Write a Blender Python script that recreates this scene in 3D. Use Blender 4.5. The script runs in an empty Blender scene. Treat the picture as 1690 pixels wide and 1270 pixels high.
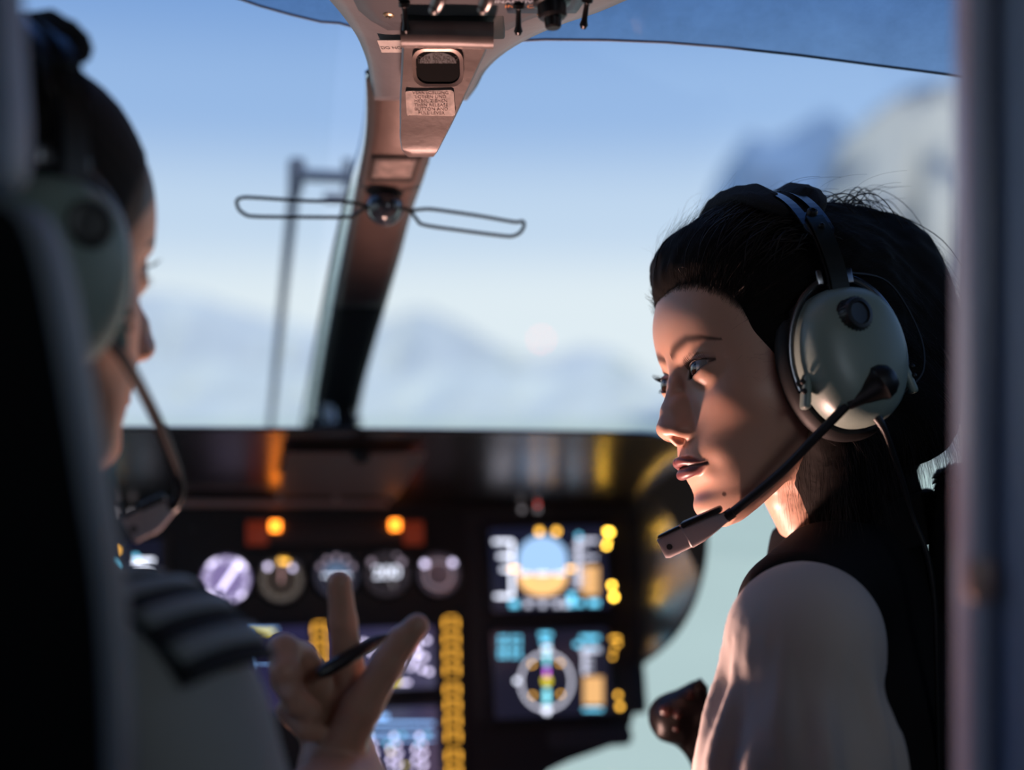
import bpy, bmesh, math, random
import numpy as np
from mathutils import Vector, Matrix, Euler

random.seed(7)
RNG = np.random.default_rng(11)
SC = bpy.context.scene
COL = SC.collection
rad = math.radians

# ------------------------------------------------------------------ camera, sky, lights, exposure
CAM_Z = 1.15
FPX = 2250.0                    # focal length in pixels of the 1690 x 1270 frame
cam_data = bpy.data.cameras.new('camera')
cam = bpy.data.objects.new('camera', cam_data)
COL.objects.link(cam)
cam.location = (0, 0, CAM_Z)
cam.rotation_euler = (rad(90), 0, 0)
cam_data.sensor_width = 36.0
cam_data.sensor_fit = 'HORIZONTAL'
cam_data.lens = 36.0 * FPX / 1690.0
cam_data.clip_start = 0.02
cam_data.clip_end = 20000
cam_data.dof.use_dof = True
cam_data.dof.focus_distance = 1.045
cam_data.dof.aperture_fstop = 1.9
cam_data.dof.aperture_blades = 0
SC.camera = cam

SC.view_settings.view_transform = 'Standard'
SC.view_settings.look = 'None'
SC.view_settings.gamma = 1.0
SC.view_settings.use_curve_mapping = False
SC.view_settings.exposure = 0.0
try:
    SC.cycles.max_bounces = 8
    SC.cycles.transparent_max_bounces = 16
    SC.cycles.sample_clamp_indirect = 6.0
    SC.cycles.caustics_reflective = False
    SC.cycles.caustics_refractive = False
except Exception:
    pass

world = bpy.data.worlds.new('sky')
SC.world = world
world.use_nodes = True
wn, wl = world.node_tree.nodes, world.node_tree.links
wn.clear()
w_out = wn.new('ShaderNodeOutputWorld')
w_bg = wn.new('ShaderNodeBackground')
w_tc = wn.new('ShaderNodeTexCoord')
w_sep = wn.new('ShaderNodeSeparateXYZ')
w_map = wn.new('ShaderNodeMapRange')
w_map.inputs['From Min'].default_value = 0.0
w_map.inputs['From Max'].default_value = 1.0
w_ramp = wn.new('ShaderNodeValToRGB')
w_ramp.color_ramp.interpolation = 'EASE'
SKY = [(0.0, (0.80, 0.89, 0.935)), (0.06, (0.79, 0.885, 0.94)), (0.12, (0.57, 0.72, 0.90)),
       (0.20, (0.33, 0.51, 0.82)), (0.29, (0.20, 0.37, 0.72)), (0.5, (0.13, 0.26, 0.60)), (1.0, (0.09, 0.20, 0.5))]
els = w_ramp.color_ramp.elements
els[0].position, els[0].color = SKY[0][0], SKY[0][1] + (1,)
els[1].position, els[1].color = SKY[-1][0], SKY[-1][1] + (1,)
for pos, c in SKY[1:-1]:
    e = els.new(pos)
    e.color = c + (1,)
wl.new(w_tc.outputs['Generated'], w_sep.inputs[0])
wl.new(w_sep.outputs['Z'], w_map.inputs['Value'])
wl.new(w_map.outputs[0], w_ramp.inputs[0])
wl.new(w_ramp.outputs[0], w_bg.inputs['Color'])
w_bg.inputs['Strength'].default_value = 1.0
wl.new(w_bg.outputs[0], w_out.inputs['Surface'])


def light(name, kind, loc, target, energy, color, **kw):
    d = bpy.data.lights.new(name, kind)
    d.energy = energy
    d.color = color
    for k, v in kw.items():
        setattr(d, k, v)
    o = bpy.data.objects.new(name, d)
    COL.objects.link(o)
    o.location = loc
    o.rotation_euler = (Vector(target) - Vector(loc)).to_track_quat('-Z', 'Y').to_euler()
    return o


# the sun stands behind the aircraft, so the closed cabin keeps it out and the mountains ahead are lit
light('sun', 'SUN', (9.7, -50, 60), (0, 0, 25), 2.5, (1.0, 0.93, 0.84), angle=rad(0.6))
# warm map lamp low on the centre console, shining up at the crew
light('console_map_lamp', 'SPOT', (-0.10, 1.16, 0.67), (0.09, 1.05, 1.12), 33.0, (1.0, 0.58, 0.48), spot_size=rad(102), spot_blend=0.85, shadow_soft_size=0.04)
# cool fill added behind the crew, standing in for a right rear window
light('rear_fill', 'AREA', (0.62, -0.30, 1.45), (0.2, 1.0, 1.05), 1.35, (0.76, 0.88, 1.0), shape='DISK', size=0.35)

# ------------------------------------------------------------------ frames and pixel helpers
YAW = rad(11.0)                 # the aircraft points 11 degrees left of the camera axis
AIR = Matrix.Rotation(YAW, 4, 'Z')
A_FWD = Vector((-math.sin(YAW), math.cos(YAW), 0))
A_RIGHT = Vector((math.cos(YAW), math.sin(YAW), 0))
CAM = Vector((0, 0, CAM_Z))


def ray(px, py):
    return Vector(((px - 845.0) / FPX, 1.0, -(py - 635.0) / FPX))


def at(px, py, depth):
    return CAM + ray(px, py) * depth


def on_plane(px, py, p0, n):
    d = ray(px, py)
    return CAM + d * ((Vector(p0) - CAM).dot(n) / d.dot(n))


def at_fwd(px, py, dist):
    """point where the pixel's ray meets the plane `dist` metres ahead along the aircraft axis"""
    return on_plane(px, py, CAM + A_FWD * dist, A_FWD)


# ------------------------------------------------------------------ materials
MATS = {}


def mat(name, color, rough=0.5, metal=0.0, emit=None, estr=1.0, bump=0.0, bscale=200.0, vary=0.0, vscale=30.0,
        coat=0.0, sss=0.0, sheen=0.0, attr=None, spec=0.5):
    if name in MATS:
        return MATS[name]
    m = bpy.data.materials.new(name)
    m.use_nodes = True
    nt = m.node_tree
    b = nt.nodes['Principled BSDF']
    b.inputs['Base Color'].default_value = tuple(color) + (1,)
    b.inputs['Roughness'].default_value = rough
    b.inputs['Metallic'].default_value = metal
    b.inputs['Specular IOR Level'].default_value = spec
    if coat:
        b.inputs['Coat Weight'].default_value = coat
        b.inputs['Coat Roughness'].default_value = 0.05
    if sheen:
        b.inputs['Sheen Weight'].default_value = sheen
    if sss:
        b.inputs['Subsurface Weight'].default_value = sss
        b.inputs['Subsurface Radius'].default_value = (1.0, 0.35, 0.2)
        b.inputs['Subsurface Scale'].default_value = 0.006
    if emit:
        b.inputs['Emission Color'].default_value = tuple(emit) + (1,)
        b.inputs['Emission Strength'].default_value = estr
    tc = None
    if bump or vary:
        tc = nt.nodes.new('ShaderNodeTexCoord')
    if attr:
        a = nt.nodes.new('ShaderNodeAttribute')
        a.attribute_name = attr
        nt.links.new(a.outputs['Color'], b.inputs['Base Color'])
    if vary:
        n = nt.nodes.new('ShaderNodeTexNoise')
        n.inputs['Scale'].default_value = vscale
        n.inputs['Detail'].default_value = 5
        nt.links.new(tc.outputs['Object'], n.inputs['Vector'])
        r = nt.nodes.new('ShaderNodeValToRGB')
        r.color_ramp.elements[0].position = 0.3
        r.color_ramp.elements[1].position = 0.7
        r.color_ramp.elements[0].color = tuple(c * (1 - vary) for c in color) + (1,)
        r.color_ramp.elements[1].color = tuple(min(1, c * (1 + vary)) for c in color) + (1,)
        nt.links.new(n.outputs['Fac'], r.inputs[0])
        nt.links.new(r.outputs[0], b.inputs['Base Color'])
    if bump:
        n = nt.nodes.new('ShaderNodeTexNoise')
        n.inputs['Scale'].default_value = bscale
        n.inputs['Detail'].default_value = 4
        nt.links.new(tc.outputs['Object'], n.inputs['Vector'])
        bp = nt.nodes.new('ShaderNodeBump')
        bp.inputs['Strength'].default_value = bump
        bp.inputs['Distance'].default_value = 0.002
        nt.links.new(n.outputs['Fac'], bp.inputs['Height'])
        nt.links.new(bp.outputs[0], b.inputs['Normal'])
    MATS[name] = m
    return m


def glow(name, color, strength):
    if name in MATS:
        return MATS[name]
    m = bpy.data.materials.new(name)
    m.use_nodes = True
    nt = m.node_tree
    nt.nodes.clear()
    o = nt.nodes.new('ShaderNodeOutputMaterial')
    e = nt.nodes.new('ShaderNodeEmission')
    e.inputs['Color'].default_value = tuple(color) + (1,)
    e.inputs['Strength'].default_value = strength
    nt.links.new(e.outputs[0], o.inputs['Surface'])
    MATS[name] = m
    return m


def pane_mat(name, tint, refl=1.0, smudge=False):
    """thin window glass: tinted straight-through light plus a clear mirror reflection"""
    if name in MATS:
        return MATS[name]
    m = bpy.data.materials.new(name)
    m.use_nodes = True
    nt = m.node_tree
    nt.nodes.clear()
    o = nt.nodes.new('ShaderNodeOutputMaterial')
    t = nt.nodes.new('ShaderNodeBsdfTransparent')
    t.inputs['Color'].default_value = tuple(tint) + (1,)
    g = nt.nodes.new('ShaderNodeBsdfGlossy')
    g.inputs['Roughness'].default_value = 0.02
    f = nt.nodes.new('ShaderNodeLayerWeight')
    f.inputs['Blend'].default_value = 0.5
    pw = nt.nodes.new('ShaderNodeMath')
    pw.operation = 'POWER'
    pw.inputs[1].default_value = 5.0
    mul = nt.nodes.new('ShaderNodeMath')
    mul.operation = 'MULTIPLY_ADD'
    mul.inputs[1].default_value = 0.7 * refl
    mul.inputs[2].default_value = 0.03 * refl
    nt.links.new(f.outputs['Facing'], pw.inputs[0])
    nt.links.new(pw.outputs[0], mul.inputs[0])
    mx = nt.nodes.new('ShaderNodeMixShader')
    nt.links.new(mul.outputs[0], mx.inputs[0])
    nt.links.new(t.outputs[0], mx.inputs[1])
    nt.links.new(g.outputs[0], mx.inputs[2])
    nt.links.new(mx.outputs[0], o.inputs['Surface'])
    if smudge:
        tc = nt.nodes.new('ShaderNodeTexCoord')
        n = nt.nodes.new('ShaderNodeTexNoise')
        n.inputs['Scale'].default_value = 9
        n.inputs['Detail'].default_value = 9
        n.inputs['Roughness'].default_value = 0.7
        r = nt.nodes.new('ShaderNodeValToRGB')
        r.color_ramp.elements[0].position = 0.42
        r.color_ramp.elements[0].color = tuple(tint) + (1,)
        r.color_ramp.elements[1].position = 0.78
        r.color_ramp.elements[1].color = tuple(min(1, c * 1.35 + 0.03) for c in tint) + (1,)
        nt.links.new(tc.outputs['Object'], n.inputs['Vector'])
        nt.links.new(n.outputs['Fac'], r.inputs[0])
        nt.links.new(r.outputs[0], t.inputs['Color'])
    MATS[name] = m
    return m


# ------------------------------------------------------------------ mesh helpers
def obj(name, bm_or_mesh, m=None, parent=None, smooth=False, loc=None, mw=None):
    if isinstance(bm_or_mesh, bmesh.types.BMesh):
        me = bpy.data.meshes.new(name)
        bm_or_mesh.to_mesh(me)
        bm_or_mesh.free()
    else:
        me = bm_or_mesh
    if m is not None and not me.materials:
        me.materials.append(m)
    if smooth:
        me.polygons.foreach_set('use_smooth', [True] * len(me.polygons))
        if smooth == 'auto':
            try:
                me.set_sharp_from_angle(angle=rad(38))
            except Exception:
                pass
    o = bpy.data.objects.new(name, me)
    COL.objects.link(o)
    if parent is not None:
        o.parent = parent
    if loc is not None:
        o.location = loc
    if mw is not None:
        o.matrix_world = mw
    return o


def tag(o, label=None, cat=None, group=None, kind=None):
    for k, v in (('label', label), ('category', cat), ('group', group), ('kind', kind)):
        if v:
            o[k] = v
    return o


def thing(name, label, cat, mw=None, group=None, kind=None):
    o = bpy.data.objects.new(name, None)
    o.empty_display_size = 0.02
    COL.objects.link(o)
    if mw is not None:
        o.matrix_world = mw
    return tag(o, label, cat, group, kind)


def frame(origin, x, y, z):
    m = Matrix.Identity(4)
    for i in range(3):
        m[i][0], m[i][1], m[i][2], m[i][3] = x[i], y[i], z[i], origin[i]
    return m


def add_box(bm, c, s, rot=None, bev=0.0, seg=2):
    """box centred on c with full size s; rot is a 3x3 matrix"""
    r = bmesh.ops.create_cube(bm, size=1.0)
    vs = r['verts']
    for v in vs:
        v.co = Vector((v.co.x * s[0], v.co.y * s[1], v.co.z * s[2]))
    if bev:
        es = list({e for v in vs for e in v.link_edges})
        r2 = bmesh.ops.bevel(bm, geom=es, offset=bev, segments=seg, profile=0.5, affect='EDGES')
        vs = list({v for f in r2['faces'] for v in f.verts} | {v for v in vs if v.is_valid})
    for v in vs:
        co = v.co.copy()
        if rot is not None:
            co = rot @ co
        v.co = co + Vector(c)
    return vs


def box(name, c, s, m, parent=None, rot=None, bev=0.0, mw=None):
    bm = bmesh.new()
    add_box(bm, c, s, rot, bev)
    return obj(name, bm, m, parent, smooth='auto' if bev else False, mw=mw)


def add_tube(bm, pts, r, n=10, closed=False, cap=True, flat=1.0, up=None):
    """sweep a (possibly flattened) circle along points; r is a number or one per point"""
    pts = [Vector(p) for p in pts]
    k = len(pts)
    rr = [r] * k if not hasattr(r, '__len__') else list(r)
    rings = []
    prev = None
    for i in range(k):
        if closed:
            t = pts[(i + 1) % k] - pts[i - 1]
        else:
            t = pts[min(i + 1, k - 1)] - pts[max(i - 1, 0)]
        t.normalize()
        if up is not None:
            u = Vector(up) - t * t.dot(Vector(up))
        elif prev is None:
            a = Vector((0, 0, 1)) if abs(t.z) < 0.9 else Vector((1, 0, 0))
            u = a - t * t.dot(a)
        else:
            u = prev - t * t.dot(prev)
        u.normalize()
        prev = u
        w = t.cross(u)
        rings.append([bm.verts.new(pts[i] + (u * math.cos(2 * math.pi * j / n) * flat + w * math.sin(2 * math.pi * j / n)) * rr[i])
                      for j in range(n)])
    last = k if closed else k - 1
    for i in range(last):
        a, b = rings[i], rings[(i + 1) % k]
        for j in range(n):
            bm.faces.new((a[j], a[(j + 1) % n], b[(j + 1) % n], b[j]))
    if cap and not closed:
        bm.faces.new(rings[0][::-1])
        bm.faces.new(rings[-1])
    return rings


def tube(name, pts, r, m, parent=None, n=10, closed=False, flat=1.0, up=None, mw=None):
    bm = bmesh.new()
    add_tube(bm, pts, r, n, closed, True, flat, up)
    return obj(name, bm, m, parent, smooth='auto', mw=mw)


def spline(pts, n=8, closed=False):
    """Catmull-Rom through the points"""
    P = [Vector(p) for p in pts]
    k = len(P)
    out = []
    rng = range(k if closed else k - 1)
    for i in rng:
        if closed:
            p0, p1, p2, p3 = P[i - 1], P[i], P[(i + 1) % k], P[(i + 2) % k]
        else:
            p0, p1, p2, p3 = P[max(i - 1, 0)], P[i], P[i + 1], P[min(i + 2, k - 1)]
        for j in range(n):
            t = j / n
            out.append(0.5 * ((2 * p1) + (p2 - p0) * t + (2 * p0 - 5 * p1 + 4 * p2 - p3) * t * t + (3 * p1 - p0 - 3 * p2 + p3) * t ** 3))
    if not closed:
        out.append(P[-1].copy())
    return out


def add_lathe(bm, prof, n=32, mtx=None):
    """revolve (radius, height) pairs about local z"""
    rings = []
    for (r, z) in prof:
        if r < 1e-7:
            v = Vector((0, 0, z))
            rings.append([bm.verts.new(mtx @ v if mtx else v)])
        else:
            ring = []
            for j in range(n):
                a = 2 * math.pi * j / n
                v = Vector((r * math.cos(a), r * math.sin(a), z))
                ring.append(bm.verts.new(mtx @ v if mtx else v))
            rings.append(ring)
    for a, b in zip(rings, rings[1:]):
        for j in range(n):
            j2 = (j + 1) % n
            if len(a) == 1 and len(b) == 1:
                break
            if len(a) == 1:
                bm.faces.new((a[0], b[j], b[j2]))
            elif len(b) == 1:
                bm.faces.new((a[j], a[j2], b[0]))
            else:
                bm.faces.new((a[j], a[j2], b[j2], b[j]))
    if len(rings[0]) > 1:
        bm.faces.new(rings[0][::-1])
    if len(rings[-1]) > 1:
        bm.faces.new(rings[-1])


def lathe(name, prof, m, parent=None, n=32, mtx=None):
    bm = bmesh.new()
    add_lathe(bm, prof, n, mtx)
    return obj(name, bm, m, parent, smooth='auto')


def add_prism(bm, outline, z0, z1):
    """solid from a 2D outline between two heights"""
    a = [bm.verts.new((p[0], p[1], z0)) for p in outline]
    b = [bm.verts.new((p[0], p[1], z1)) for p in outline]
    k = len(a)
    bm.faces.new(a[::-1])
    bm.faces.new(b)
    for i in range(k):
        bm.faces.new((a[i], a[(i + 1) % k], b[(i + 1) % k], b[i]))


def add_loft(bm, rows, close_u=False):
    """grid of points -> quads"""
    vs = [[bm.verts.new(p) for p in r] for r in rows]
    for r0, r1 in zip(vs, vs[1:]):
        k = len(r0)
        for i in range(k if close_u else k - 1):
            bm.faces.new((r0[i], r0[(i + 1) % k], r1[(i + 1) % k], r1[i]))
    return vs


def solidify(o, t, offset=-1.0):
    md = o.modifiers.new('thickness', 'SOLIDIFY')
    md.thickness = t
    md.offset = offset
    return o


def text_mesh(name, body, size, m, parent, loc, rot=None, align='CENTER', sx=1.0, depth=0.0):
    cu = bpy.data.curves.new(name, 'FONT')
    cu.body = body
    cu.size = size
    cu.align_x = align
    cu.align_y = 'CENTER'
    cu.extrude = depth
    cu.resolution_u = 3
    cu.space_line = 0.95
    tmp = bpy.data.objects.new(name, cu)
    COL.objects.link(tmp)
    me = bpy.data.meshes.new_from_object(tmp)
    bpy.data.objects.remove(tmp)
    me.transform(Matrix.Diagonal((sx, 1, 1, 1)))
    me.name = name
    if rot is not None:
        me.transform(rot.to_4x4())
    o = obj(name, me, m, parent)
    o.location = loc
    return o

# ------------------------------------------------------------------ implicit surfaces (for bodies, hair and cloth)
def sm(a, b, k):
    """smooth union"""
    h = np.clip(0.5 + 0.5 * (b - a) / k, 0, 1)
    return b + (a - b) * h - k * h * (1 - h)


def smax(a, b, k):
    return -sm(-a, -b, k)


def ell(P, c, r):
    q = (P - np.asarray(c, float)) / np.asarray(r, float)
    k0 = np.sqrt((q * q).sum(-1)) + 1e-9
    q2 = q / np.asarray(r, float)
    k1 = np.sqrt((q2 * q2).sum(-1)) + 1e-9
    return k0 * (k0 - 1) / k1


def cone(P, a, b, ra, rb):
    a, b = np.asarray(a, float), np.asarray(b, float)
    ab = b - a
    t = np.clip(((P - a) @ ab) / (ab @ ab), 0, 1)
    d = P - a - t[:, None] * ab
    return np.sqrt((d * d).sum(-1)) - (ra + (rb - ra) * t)


def chain(P, pts, rs, k=3.0):
    d = None
    for i in range(len(pts) - 1):
        e = cone(P, pts[i], pts[i + 1], rs[i], rs[i + 1])
        d = e if d is None else sm(d, e, k)
    return d


def gss(P, c, s):
    q = (P - np.asarray(c, float)) / np.asarray(s, float)
    return np.exp(-0.5 * (q * q).sum(-1))


def curve1(xs, ys, n=400):
    """smooth interpolation table"""
    xs, ys = np.asarray(xs, float), np.asarray(ys, float)
    t = np.linspace(xs[0], xs[-1], n)
    m = np.gradient(ys, xs)
    i = np.clip(np.searchsorted(xs, t) - 1, 0, len(xs) - 2)
    h = xs[i + 1] - xs[i]
    u = (t - xs[i]) / h
    y = ((2 * u ** 3 - 3 * u ** 2 + 1) * ys[i] + (u ** 3 - 2 * u ** 2 + u) * h * m[i]
         + (-2 * u ** 3 + 3 * u ** 2) * ys[i + 1] + (u ** 3 - u ** 2) * h * m[i + 1])
    return lambda z: np.interp(z, t, y)


def axis(segments):
    """uneven grid coordinates: [(start, end, step), ...]"""
    out = []
    for a, b, s in segments:
        n = max(1, int(round((b - a) / s)))
        out += list(np.linspace(a, b, n, endpoint=False))
    out.append(segments[-1][1])
    return np.array(out)


def surface_nets(f, X, Y, Z, block=8, slack=1.5):
    """mesh the zero level of f on a rectilinear grid; only blocks near the surface are evaluated"""
    nx, ny, nz = len(X), len(Y), len(Z)
    D = np.ones((nx, ny, nz), np.float32)
    bi, bj, bk = [np.arange(0, n, block) for n in (nx, ny, nz)]

    def ends(A, b):
        e = np.minimum(b + block, len(A) - 1)
        return A[b], A[e]
    x0, x1 = ends(X, bi)
    y0, y1 = ends(Y, bj)
    z0, z1 = ends(Z, bk)
    cx, cy, cz = np.meshgrid((x0 + x1) / 2, (y0 + y1) / 2, (z0 + z1) / 2, indexing='ij')
    hx, hy, hz = np.meshgrid((x1 - x0) / 2, (y1 - y0) / 2, (z1 - z0) / 2, indexing='ij')
    hd = np.sqrt(hx ** 2 + hy ** 2 + hz ** 2)
    dc = f(np.stack([cx.ravel(), cy.ravel(), cz.ravel()], 1)).reshape(cx.shape)
    near = np.abs(dc) < hd * slack + 2.0
    for i in range(len(bi)):
        for j in range(len(bj)):
            for k in range(len(bk)):
                if not near[i, j, k] and dc[i, j, k] < 0:
                    D[bi[i]:bi[i] + block, bj[j]:bj[j] + block, bk[k]:bk[k] + block] = -1
    idx = np.argwhere(near)
    pts, where = [], []
    for (i, j, k) in idx:
        ii = np.arange(bi[i], min(bi[i] + block, nx))
        jj = np.arange(bj[j], min(bj[j] + block, ny))
        kk = np.arange(bk[k], min(bk[k] + block, nz))
        g = np.stack(np.meshgrid(ii, jj, kk, indexing='ij'), -1).reshape(-1, 3)
        where.append(g)
    where = np.concatenate(where)
    CH = 400000
    for s in range(0, len(where), CH):
        g = where[s:s + CH]
        D[g[:, 0], g[:, 1], g[:, 2]] = f(np.stack([X[g[:, 0]], Y[g[:, 1]], Z[g[:, 2]]], 1))
    S = D < 0
    c = S[:-1, :-1, :-1].astype(np.int8)
    tot = np.zeros(c.shape, np.int8)
    for dx in (0, 1):
        for dy in (0, 1):
            for dz in (0, 1):
                tot += S[dx:nx - 1 + dx, dy:ny - 1 + dy, dz:nz - 1 + dz]
    act = np.argwhere((tot > 0) & (tot < 8))
    vid = -np.ones(c.shape, np.int64)
    vid[act[:, 0], act[:, 1], act[:, 2]] = np.arange(len(act))
    acc = np.zeros((len(act), 3))
    cnt = np.zeros(len(act))
    corners = [(a, b, e) for a in (0, 1) for b in (0, 1) for e in (0, 1)]
    A = [X, Y, Z]

    def pos(o):
        return np.stack([X[act[:, 0] + o[0]], Y[act[:, 1] + o[1]], Z[act[:, 2] + o[2]]], 1)

    def val(o):
        return D[act[:, 0] + o[0], act[:, 1] + o[1], act[:, 2] + o[2]].astype(float)
    for o in corners:
        for ax in range(3):
            if o[ax] == 0:
                o2 = list(o)
                o2[ax] = 1
                a, b = val(o), val(o2)
                cr = (a < 0) != (b < 0)
                t = np.where(cr, a / np.where(cr, a - b, 1), 0)
                p = pos(o) + (pos(o2) - pos(o)) * t[:, None]
                acc += np.where(cr[:, None], p, 0)
                cnt += cr
    V = acc / cnt[:, None]
    faces = []
    for ax in range(3):
        o1, o2 = [(1, 2), (2, 0), (0, 1)][ax]
        sl0 = [slice(None)] * 3
        sl1 = [slice(None)] * 3
        sl0[ax] = slice(0, -1)
        sl1[ax] = slice(1, None)
        s0, s1 = S[tuple(sl0)], S[tuple(sl1)]
        e = np.argwhere(s0 != s1)
        dims = c.shape
        ok = np.ones(len(e), bool)
        for oo in (o1, o2):
            ok &= (e[:, oo] > 0) & (e[:, oo] < dims[oo])
        e = e[ok]
        flip = s0[e[:, 0], e[:, 1], e[:, 2]]

        def cell(d1, d2):
            q = e.copy()
            q[:, o1] -= d1
            q[:, o2] -= d2
            return vid[q[:, 0], q[:, 1], q[:, 2]]
        q = np.stack([cell(1, 1), cell(0, 1), cell(0, 0), cell(1, 0)], 1)
        q[~flip] = q[~flip][:, ::-1]
        faces.append(q)
    Fq = np.concatenate(faces)
    Fq = Fq[(Fq >= 0).all(1)]
    return V, Fq


def np_mesh(name, V, Fq, scale=1.0, colors=None):
    me = bpy.data.meshes.new(name)
    n, m = len(V), len(Fq)
    k = Fq.shape[1]
    me.vertices.add(n)
    me.vertices.foreach_set('co', (np.asarray(V) * scale).astype(np.float32).ravel())
    me.loops.add(m * k)
    me.loops.foreach_set('vertex_index', Fq.astype(np.int32).ravel())
    me.polygons.add(m)
    me.polygons.foreach_set('loop_start', np.arange(0, m * k, k, dtype=np.int32))
    try:
        me.polygons.foreach_set('loop_total', np.full(m, k, np.int32))
    except Exception:
        pass
    me.update(calc_edges=True)
    me.polygons.foreach_set('use_smooth', np.ones(m, bool))
    if colors is not None:
        a = me.color_attributes.new('Col', 'FLOAT_COLOR', 'POINT')
        a.data.foreach_set('color', np.concatenate([colors, np.ones((n, 1))], 1).astype(np.float32).ravel())
    return me


def relax(V, Fq, it=1, lam=0.5, mask=None):
    """light Laplacian smoothing"""
    n = len(V)
    e = np.concatenate([Fq[:, [0, 1]], Fq[:, [1, 2]], Fq[:, [2, 3]], Fq[:, [3, 0]]])
    for _ in range(it):
        s = np.zeros_like(V)
        c = np.zeros(n)
        for a, b in ((0, 1), (1, 0)):
            for ax in range(3):
                s[:, ax] += np.bincount(e[:, a], V[e[:, b], ax], n)
            c += np.bincount(e[:, a], minlength=n)
        d = (s / np.maximum(c, 1)[:, None] - V) * lam
        if mask is not None:
            d *= mask[:, None]
        V = V + d
    return V


def tubes_np(paths, radii, n=3):
    """many thin tubes (hair, lashes) as one quad mesh; paths: (S, K, 3), radii: (S, K)"""
    paths = np.asarray(paths, float)
    S, K, _ = paths.shape
    T = np.gradient(paths, axis=1)
    T /= np.linalg.norm(T, axis=2, keepdims=True) + 1e-9
    ref = np.array([0.31, 0.52, 0.79])
    U = np.cross(T, ref)
    U /= np.linalg.norm(U, axis=2, keepdims=True) + 1e-9
    W = np.cross(T, U)
    ang = 2 * np.pi * np.arange(n) / n
    V = paths[:, :, None, :] + radii[:, :, None, None] * (U[:, :, None, :] * np.cos(ang)[None, None, :, None]
                                                          + W[:, :, None, :] * np.sin(ang)[None, None, :, None])
    s, k, j = np.meshgrid(np.arange(S), np.arange(K - 1), np.arange(n), indexing='ij')
    base = s * K * n + k * n
    F4 = np.stack([base + j, base + (j + 1) % n, base + n + (j + 1) % n, base + n + j], -1).reshape(-1, 4)
    return V.reshape(-1, 3), F4

# ------------------------------------------------------------------ heads (millimetres; x right, y forward, z up; eyes at z = 0, ears at y = 0)
WOMAN = dict(
    z=[-126, -119, -112, -104, -94, -80, -66, -50, -30, -14, 0, 10, 24, 42, 60, 76],
    yf=[56, 72, 79.5, 83, 83.5, 85.5, 88, 87.5, 85.5, 85, 86.5, 88.5, 92, 92.5, 87, 78],
    w=[12, 25, 34, 42, 49, 56, 61, 65, 68, 69, 69.5, 70, 70.5, 71, 69, 65],
    brow=1.2, nose_r=0.92, nose_y=-1.0, nose_z=2.2, jaw=0, lid=0.2, lip=1.0, cheek=4.0, chin=4.0)
MAN = dict(
    z=[-134, -126, -118, -108, -96, -82, -66, -50, -30, -14, 0, 10, 24, 42, 60, 76],
    yf=[58, 74, 83, 86.5, 86.5, 88, 91, 90.5, 88, 86, 87, 91, 96, 95, 90, 81],
    w=[16, 30, 40, 48, 54, 60, 64, 68, 71, 72, 72.5, 73, 73.5, 74, 72, 68],
    brow=3.2, nose_r=1.12, nose_y=3.0, nose_z=0.0, jaw=0, lid=0.0, lip=0.8, cheek=2.5, chin=6.0)
for g_ in (WOMAN, MAN):
    g_['fy'] = curve1(g_['z'], g_['yf'])
    g_['fw'] = curve1(g_['z'], g_['w'])
EYE_C = np.array([31.0, 73.0, -2.6])
EYE_R = 13.6
UP_LIP = [(22, 84, -73.5), (15.5, 89.8, -71.3), (9, 94.5, -69.0), (3.2, 96.2, -68.0), (0, 95.8, -68.8)]
UP_R = [1.2, 2.8, 3.7, 4.0, 3.9]
LO_LIP = [(21.5, 84, -74.5), (14.5, 88.8, -77.2), (8, 92.8, -77.9), (0, 94.2, -78.2)]
LO_R = [1.2, 3.3, 4.5, 4.9]
MID_LIP = [(23.5, 83.5, -73.8), (16.5, 91.8, -73.4), (9, 97.5, -72.6), (3, 99.8, -73.2), (0, 100, -73.6)]


def dense(pts, rs, n=5):
    """resample a lip line and its radii smoothly"""
    q = spline([Vector(p) for p in pts], n)
    r = spline([Vector((v, 0, 0)) for v in rs], n)
    return [tuple(v) for v in q], [v.x for v in r]


UP_LIP, UP_R = dense(UP_LIP, [v * 0.86 for v in UP_R])
LO_LIP, LO_R = dense(LO_LIP, [v * 0.88 for v in LO_R])
MID_LIP, MID_R = dense(MID_LIP, [0.4, 0.5, 0.55, 0.6, 0.6])


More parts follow.
